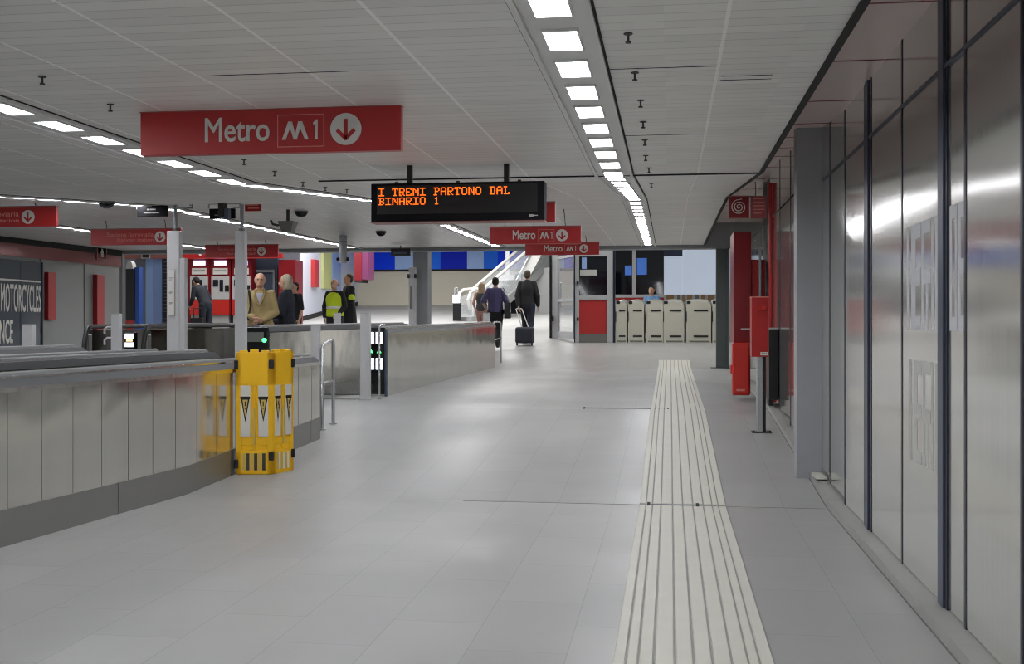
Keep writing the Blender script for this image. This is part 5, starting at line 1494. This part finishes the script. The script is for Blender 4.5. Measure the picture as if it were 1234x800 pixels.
C = lambda n, rgb, **kw: MATS.get(n) or mat(n, rgb, rough=kw.get('rough', .8), var=.12, scale=12)
beige, navy, dark, jean, purple, hiviz = C('beige_cloth', (176, 156, 108)), C('navy_cloth', (38, 42, 54)), C('black_cloth', (24, 25, 30)), C('dark_denim', (38, 44, 58)), C('purple_cloth', (82, 76, 116)), C('hi_vis_cloth', (206, 226, 40))
grey_h, white_h, dark_h, blond_h = C('grey_hair', (176, 168, 148)), C('white_hair', (214, 204, 190)), C('dark_hair', (26, 22, 22)), C('sandy_hair', (158, 138, 110))

# man in beige coat, face to the camera, hands together at the waist
t, J, k = person('elderly bald man in a beige raincoat facing the grey-haired woman', 313.5, 16.0, 1.67, PI + .30,
       pose=dict(el_l=(-.225, .02, 1.15), el_r=(.225, .02, 1.15), wr_l=(-.05, .21, 1.03), wr_r=(.09, .21, 1.07)), top='raincoat', top_m=beige, trousers_m=C('grey_trouser', (70, 70, 74)),
       hair='bald', hair_m=white_h, coat=.55, build=1.07, collar=True, head_turn=.0)
b = MB()
b.tube([J['sh_r'] + Vector((-.02, -.06, .06)), J['sh_r'] + Vector((.0, .07, .045)), J['chest'] + Vector((.12, .155, -.05)), J['waist'] + Vector((.16, .15, -.06))], .016, 8)
b.build('bag_strap', M_BLACK, t, world=False)
b = MB(); c = J['neck']
for s in (-1, 1): b.tube([c + Vector((s * .060, .06, .02)), c + Vector((s * .062, .125, -.07)), c + Vector((s * .012, .165, -.2))], .017, 8)
b.build('lapel', C('dark_beige', (150, 128, 82)), t, world=False)
b = MB(); V = lambda d: [Vector((0, .168 + d, 1.27 * k)), Vector((.05, .115 + d, 1.435 * k)), Vector((-.05, .115 + d, 1.435 * k))]
b.rings([V(-.03), V(.0)]); b.build('shirt_front', C('pale_shirt', (170, 170, 186)), t, world=False)
b = MB(); c = J['wr_l']; b.box(c.x - .02, c.x + .07, c.y + .04, c.y + .08, c.z - .10, c.z - .04, bevel=.01); b.build('held_glasses_case', M_BLACK, t, world=False)

t, J, k = person('grey-haired woman in a dark jacket with one hand out to the man in beige', 345.5, 16.6, 1.66, math.radians(96),
       pose=dict(el_l=(-.22, .04, 1.14), wr_l=(-.12, .28, 1.06), el_r=(.22, .02, 1.14), wr_r=(.10, .22, 1.0)), top='jacket', top_m=navy, trousers_m=dark, hair='bob', hair_m=grey_h, coat=.70, build=1.1, collar=True, head_turn=.0)
person('person in a dark short-sleeved shirt standing behind the grey-haired woman', 355.5, 23.6, 1.60, math.radians(150), top='shirt', top_m=dark, trousers_m=dark, hair='short', hair_m=dark_h, sleeves='short')
# at the ticket machine
person('person in dark clothes bending towards the red ticket machine', 248, 27.2, 1.70, math.radians(62), lean=.55,
       pose=dict(el_l=(-.23, .12, 1.18), wr_l=(-.16, .36, 1.14), el_r=(.23, .05, 1.14), wr_r=(.18, .25, .98)), top='jacket', top_m=navy, trousers_m=jean, hair='short', hair_m=dark_h, collar=True, face=False)
x, y = XY(238.5, 26.9); zz = FH(y)
t = thing('travel_bag', 'dark upright travel bag beside the bent person at the ticket machine', 'bag', (x, y, zz))
b = MB(); b.box(x - .16, x + .16, y - .12, y + .12, zz + .03, zz + .62, bevel=.04); b.build('bag_body', M_BLACK, t)
b = MB(); b.tube([(x - .1, y, zz + .6), (x - .1, y, zz + .85), (x + .1, y, zz + .85), (x + .1, y, zz + .6)], .014); b.build('pull_handle', M_KNOB, t)
for s in (-1, 1):
    b = MB(); b.cyl((x + s * .12 - .015, y, zz + .035), (x + s * .12 + .015, y, zz + .035), .035); b.build('wheel', M_KNOB, t)
# two staff members
person('staff member in a bright yellow-green hi-vis vest', 403.5, 23.2, 1.68, PI - .2,
       pose=dict(el_l=(-.25, .0, 1.16), wr_l=(-.16, .10, 1.0), el_r=(.26, -.02, 1.15), wr_r=(.22, .05, .92)), top='jacket', top_m=dark, trousers_m=dark, hair='bald', hair_m=C('brown_grey', (120, 100, 84)), vest=hiviz, build=1.05)
t, J, k = person('person in a long dark coat with folded arms beside the hi-vis vest', 420.5, 24.1, 1.74, PI - .9,
       pose=dict(el_l=(-.25, .05, 1.16), wr_l=(.05, .24, 1.16), el_r=(.25, .05, 1.16), wr_r=(-.06, .25, 1.20)), top='coat', top_m=dark, trousers_m=dark, hair='short', hair_m=C('brown_hair', (84, 62, 46)), coat=.62, build=1.06)
b = MB(); c = J['el_l']; b.ball(c + Vector((0, -.01, .06)), .072, 14, 10, (1, 1, 1.15)); b.build('yellow_armband', hiviz, t, world=False)
# walkers seen from behind
stride = dict(kn_l=(-.09, .20, .52), an_l=(-.09, .16, .11), kn_r=(.08, .02, .48), an_r=(.08, -.24, .13))
t, J, k = person('person in a purple shirt walking away with a black bag at the hip', 597, 24.8, 1.60, .05,
       pose=dict(el_l=(-.30, -.06, 1.17), wr_l=(-.26, .14, 1.02), el_r=(.27, -.04, 1.14), wr_r=(.26, .06, .90), **{a: b_ for a, b_ in stride.items()}), top='shirt', top_m=purple, trousers_m=dark, hair='short', hair_m=dark_h, sleeves='short', build=1.12, face=False)
b = MB(); c = J['wr_r']; b.box(c.x - .03, c.x + .10, c.y - .20, c.y + .12, c.z - .14, c.z + .22, bevel=.03); bg = b.build('shoulder_bag', M_BLACK, t, world=False)
b = MB(); b.tube([J['sh_r'] + Vector((0, -.09, .05)), J['el_r'] + Vector((.06, -.1, .1)), c + Vector((.08, -.1, .2)), c + Vector((.10, -.12, .0))], .014, 8); b.build('white_strap', M_STICK, bg, world=False)
person('shorter fair-haired person in a sleeveless top walking ahead of the purple shirt', 580.5, 26.3, 1.42, -.05,
       pose=dict(el_l=(-.25, .0, 1.14), wr_l=(-.2, .12, .93), **stride), top='sleeveless_top', top_m=C('charcoal_top', (52, 54, 56)), trousers_m=C('rose_trousers', (170, 130, 120)), hair='long', hair_m=blond_h, sleeves='none', face=False)
t, J, k = person('person in a black jacket walking away pulling a dark wheeled suitcase', 635.5, 26.0, 1.70, -.05,
       pose=dict(el_l=(-.24, -.05, 1.14), wr_l=(-.20, -.10, .90), el_r=(.25, -.03, 1.14), wr_r=(.25, .06, .89), **stride), top='jacket', top_m=C('black_jacket', (36, 36, 38)), trousers_m=jean, hair='short', hair_m=C('dim_hair', (86, 78, 66)), build=1.1, collar=True, face=False)
hx = t.location + Matrix.Rotation(-.05, 3, 'Z') @ (J['wr_l'] + Vector((.02, .0, -.07)))
x, y = XY(632.5, 25.55); zz = FH(y)
s = thing('wheeled_suitcase', 'dark grey wheeled suitcase pulled by the person in the black jacket', 'suitcase', (x, y, zz))
b = MB(); b.box(x - .21, x + .21, y - .13, y + .13, zz + .05, zz + .42, bevel=.05, seg=3); sb = b.build('case_body', C('case_grey', (62, 64, 74)), s)
b = MB(); b.box(x - .17, x + .17, y - .15, y - .12, zz + .09, zz + .34, bevel=.02); b.build('front_pocket', C('case_grey2', (54, 56, 66)), s)
b = MB(); b.tube([(x - .075, y + .1, zz + .40), (hx.x - .07, hx.y - .03, hx.z - .015), (hx.x - .05, hx.y - .03, hx.z), (hx.x + .05, hx.y - .03, hx.z), (hx.x + .07, hx.y - .03, hx.z - .015), (x + .075, y + .1, zz + .40)], .013, 8); b.build('pull_handle', M_STICK, s)
for sx in (-1, 1):
    b = MB(); b.cyl((x + sx * .17 - .015, y - .06, zz + .036), (x + sx * .17 + .015, y - .06, zz + .036), .036, seg=16); b.build('wheel', M_BLACK, s)
# clerk behind the gates
person('clerk in a light blue shirt sitting behind the ticket gates', 785.5, 28.6, 1.66, PI - .3, z=FH(28.4) - .42,
       pose=dict(kn_l=(-.11, .40, .92), an_l=(-.11, .38, .52), kn_r=(.11, .40, .92), an_r=(.11, .38, .52), el_l=(-.24, .08, 1.15), wr_l=(-.10, .28, 1.12), el_r=(.24, .08, 1.15), wr_r=(.10, .28, 1.12)),
       top='shirt', top_m=C('sky_shirt', (120, 164, 214)), trousers_m=dark, hair='short', hair_m=dark_h)
x, y = XY(785.5, 28.65); zz = FH(y)
t = thing('office_chair', 'dark office chair under the clerk in light blue', 'chair', (x, y, zz))
b = MB(); b.box(x - .22, x + .22, y - .22, y + .22, zz + .30, zz + .37, bevel=.02); b.build('seat', M_BLACK, t)
b = MB(); b.cyl((x, y, zz + .05), (x, y, zz + .31), .03); b.build('seat_column', M_KNOB, t)
b = MB()
for k_ in range(5):
    a = 2 * PI * k_ / 5; b.tube([(x, y, zz + .07), (x + .24 * math.cos(a), y + .24 * math.sin(a), zz + .03)], .022, 8)
b.build('star_base', M_KNOB, t)

# ================================================================== LIGHT
def area(name, loc, sx, sy, power, col=(1, 1, 1), rot=(0, 0, 0)):
    l = bpy.data.lights.new(name, 'AREA'); l.shape = 'RECTANGLE'; l.size = sx; l.size_y = sy; l.energy = power; l.color = col
    o = bpy.data.objects.new(name, l); COL.objects.link(o); o.location = loc; o.rotation_euler = rot
    return o
area('hall_fill', (-7, 33, 4.5), 10, 4, 760, (1, .98, .95))  # both hall lamps are unseen, added to brighten the hall
area('hall_fill', (-8, 26, 4.5), 10, 3, 270, (1, .98, .97))
area('gate_fill', (.0, 24.0, 4.5), 3, 2, 110, (1, .99, .96))  # unseen area lamp, added to brighten the gate fronts
w = bpy.data.worlds.new('world'); scene.world = w; w.use_nodes = True
w.node_tree.nodes['Background'].inputs[0].default_value = (.97, .98, 1, 1)
w.node_tree.nodes['Background'].inputs[1].default_value = .42
vs = scene.view_settings
vs.view_transform = 'Standard'; vs.look = 'None'; vs.gamma = 1.0; vs.use_curve_mapping = False
vs.exposure = 0.0
scene.cycles.use_denoising = True
scene.cycles.filter_width = 1.1
scene.cycles.max_bounces = 8
scene.cycles.sample_clamp_indirect = 4.0
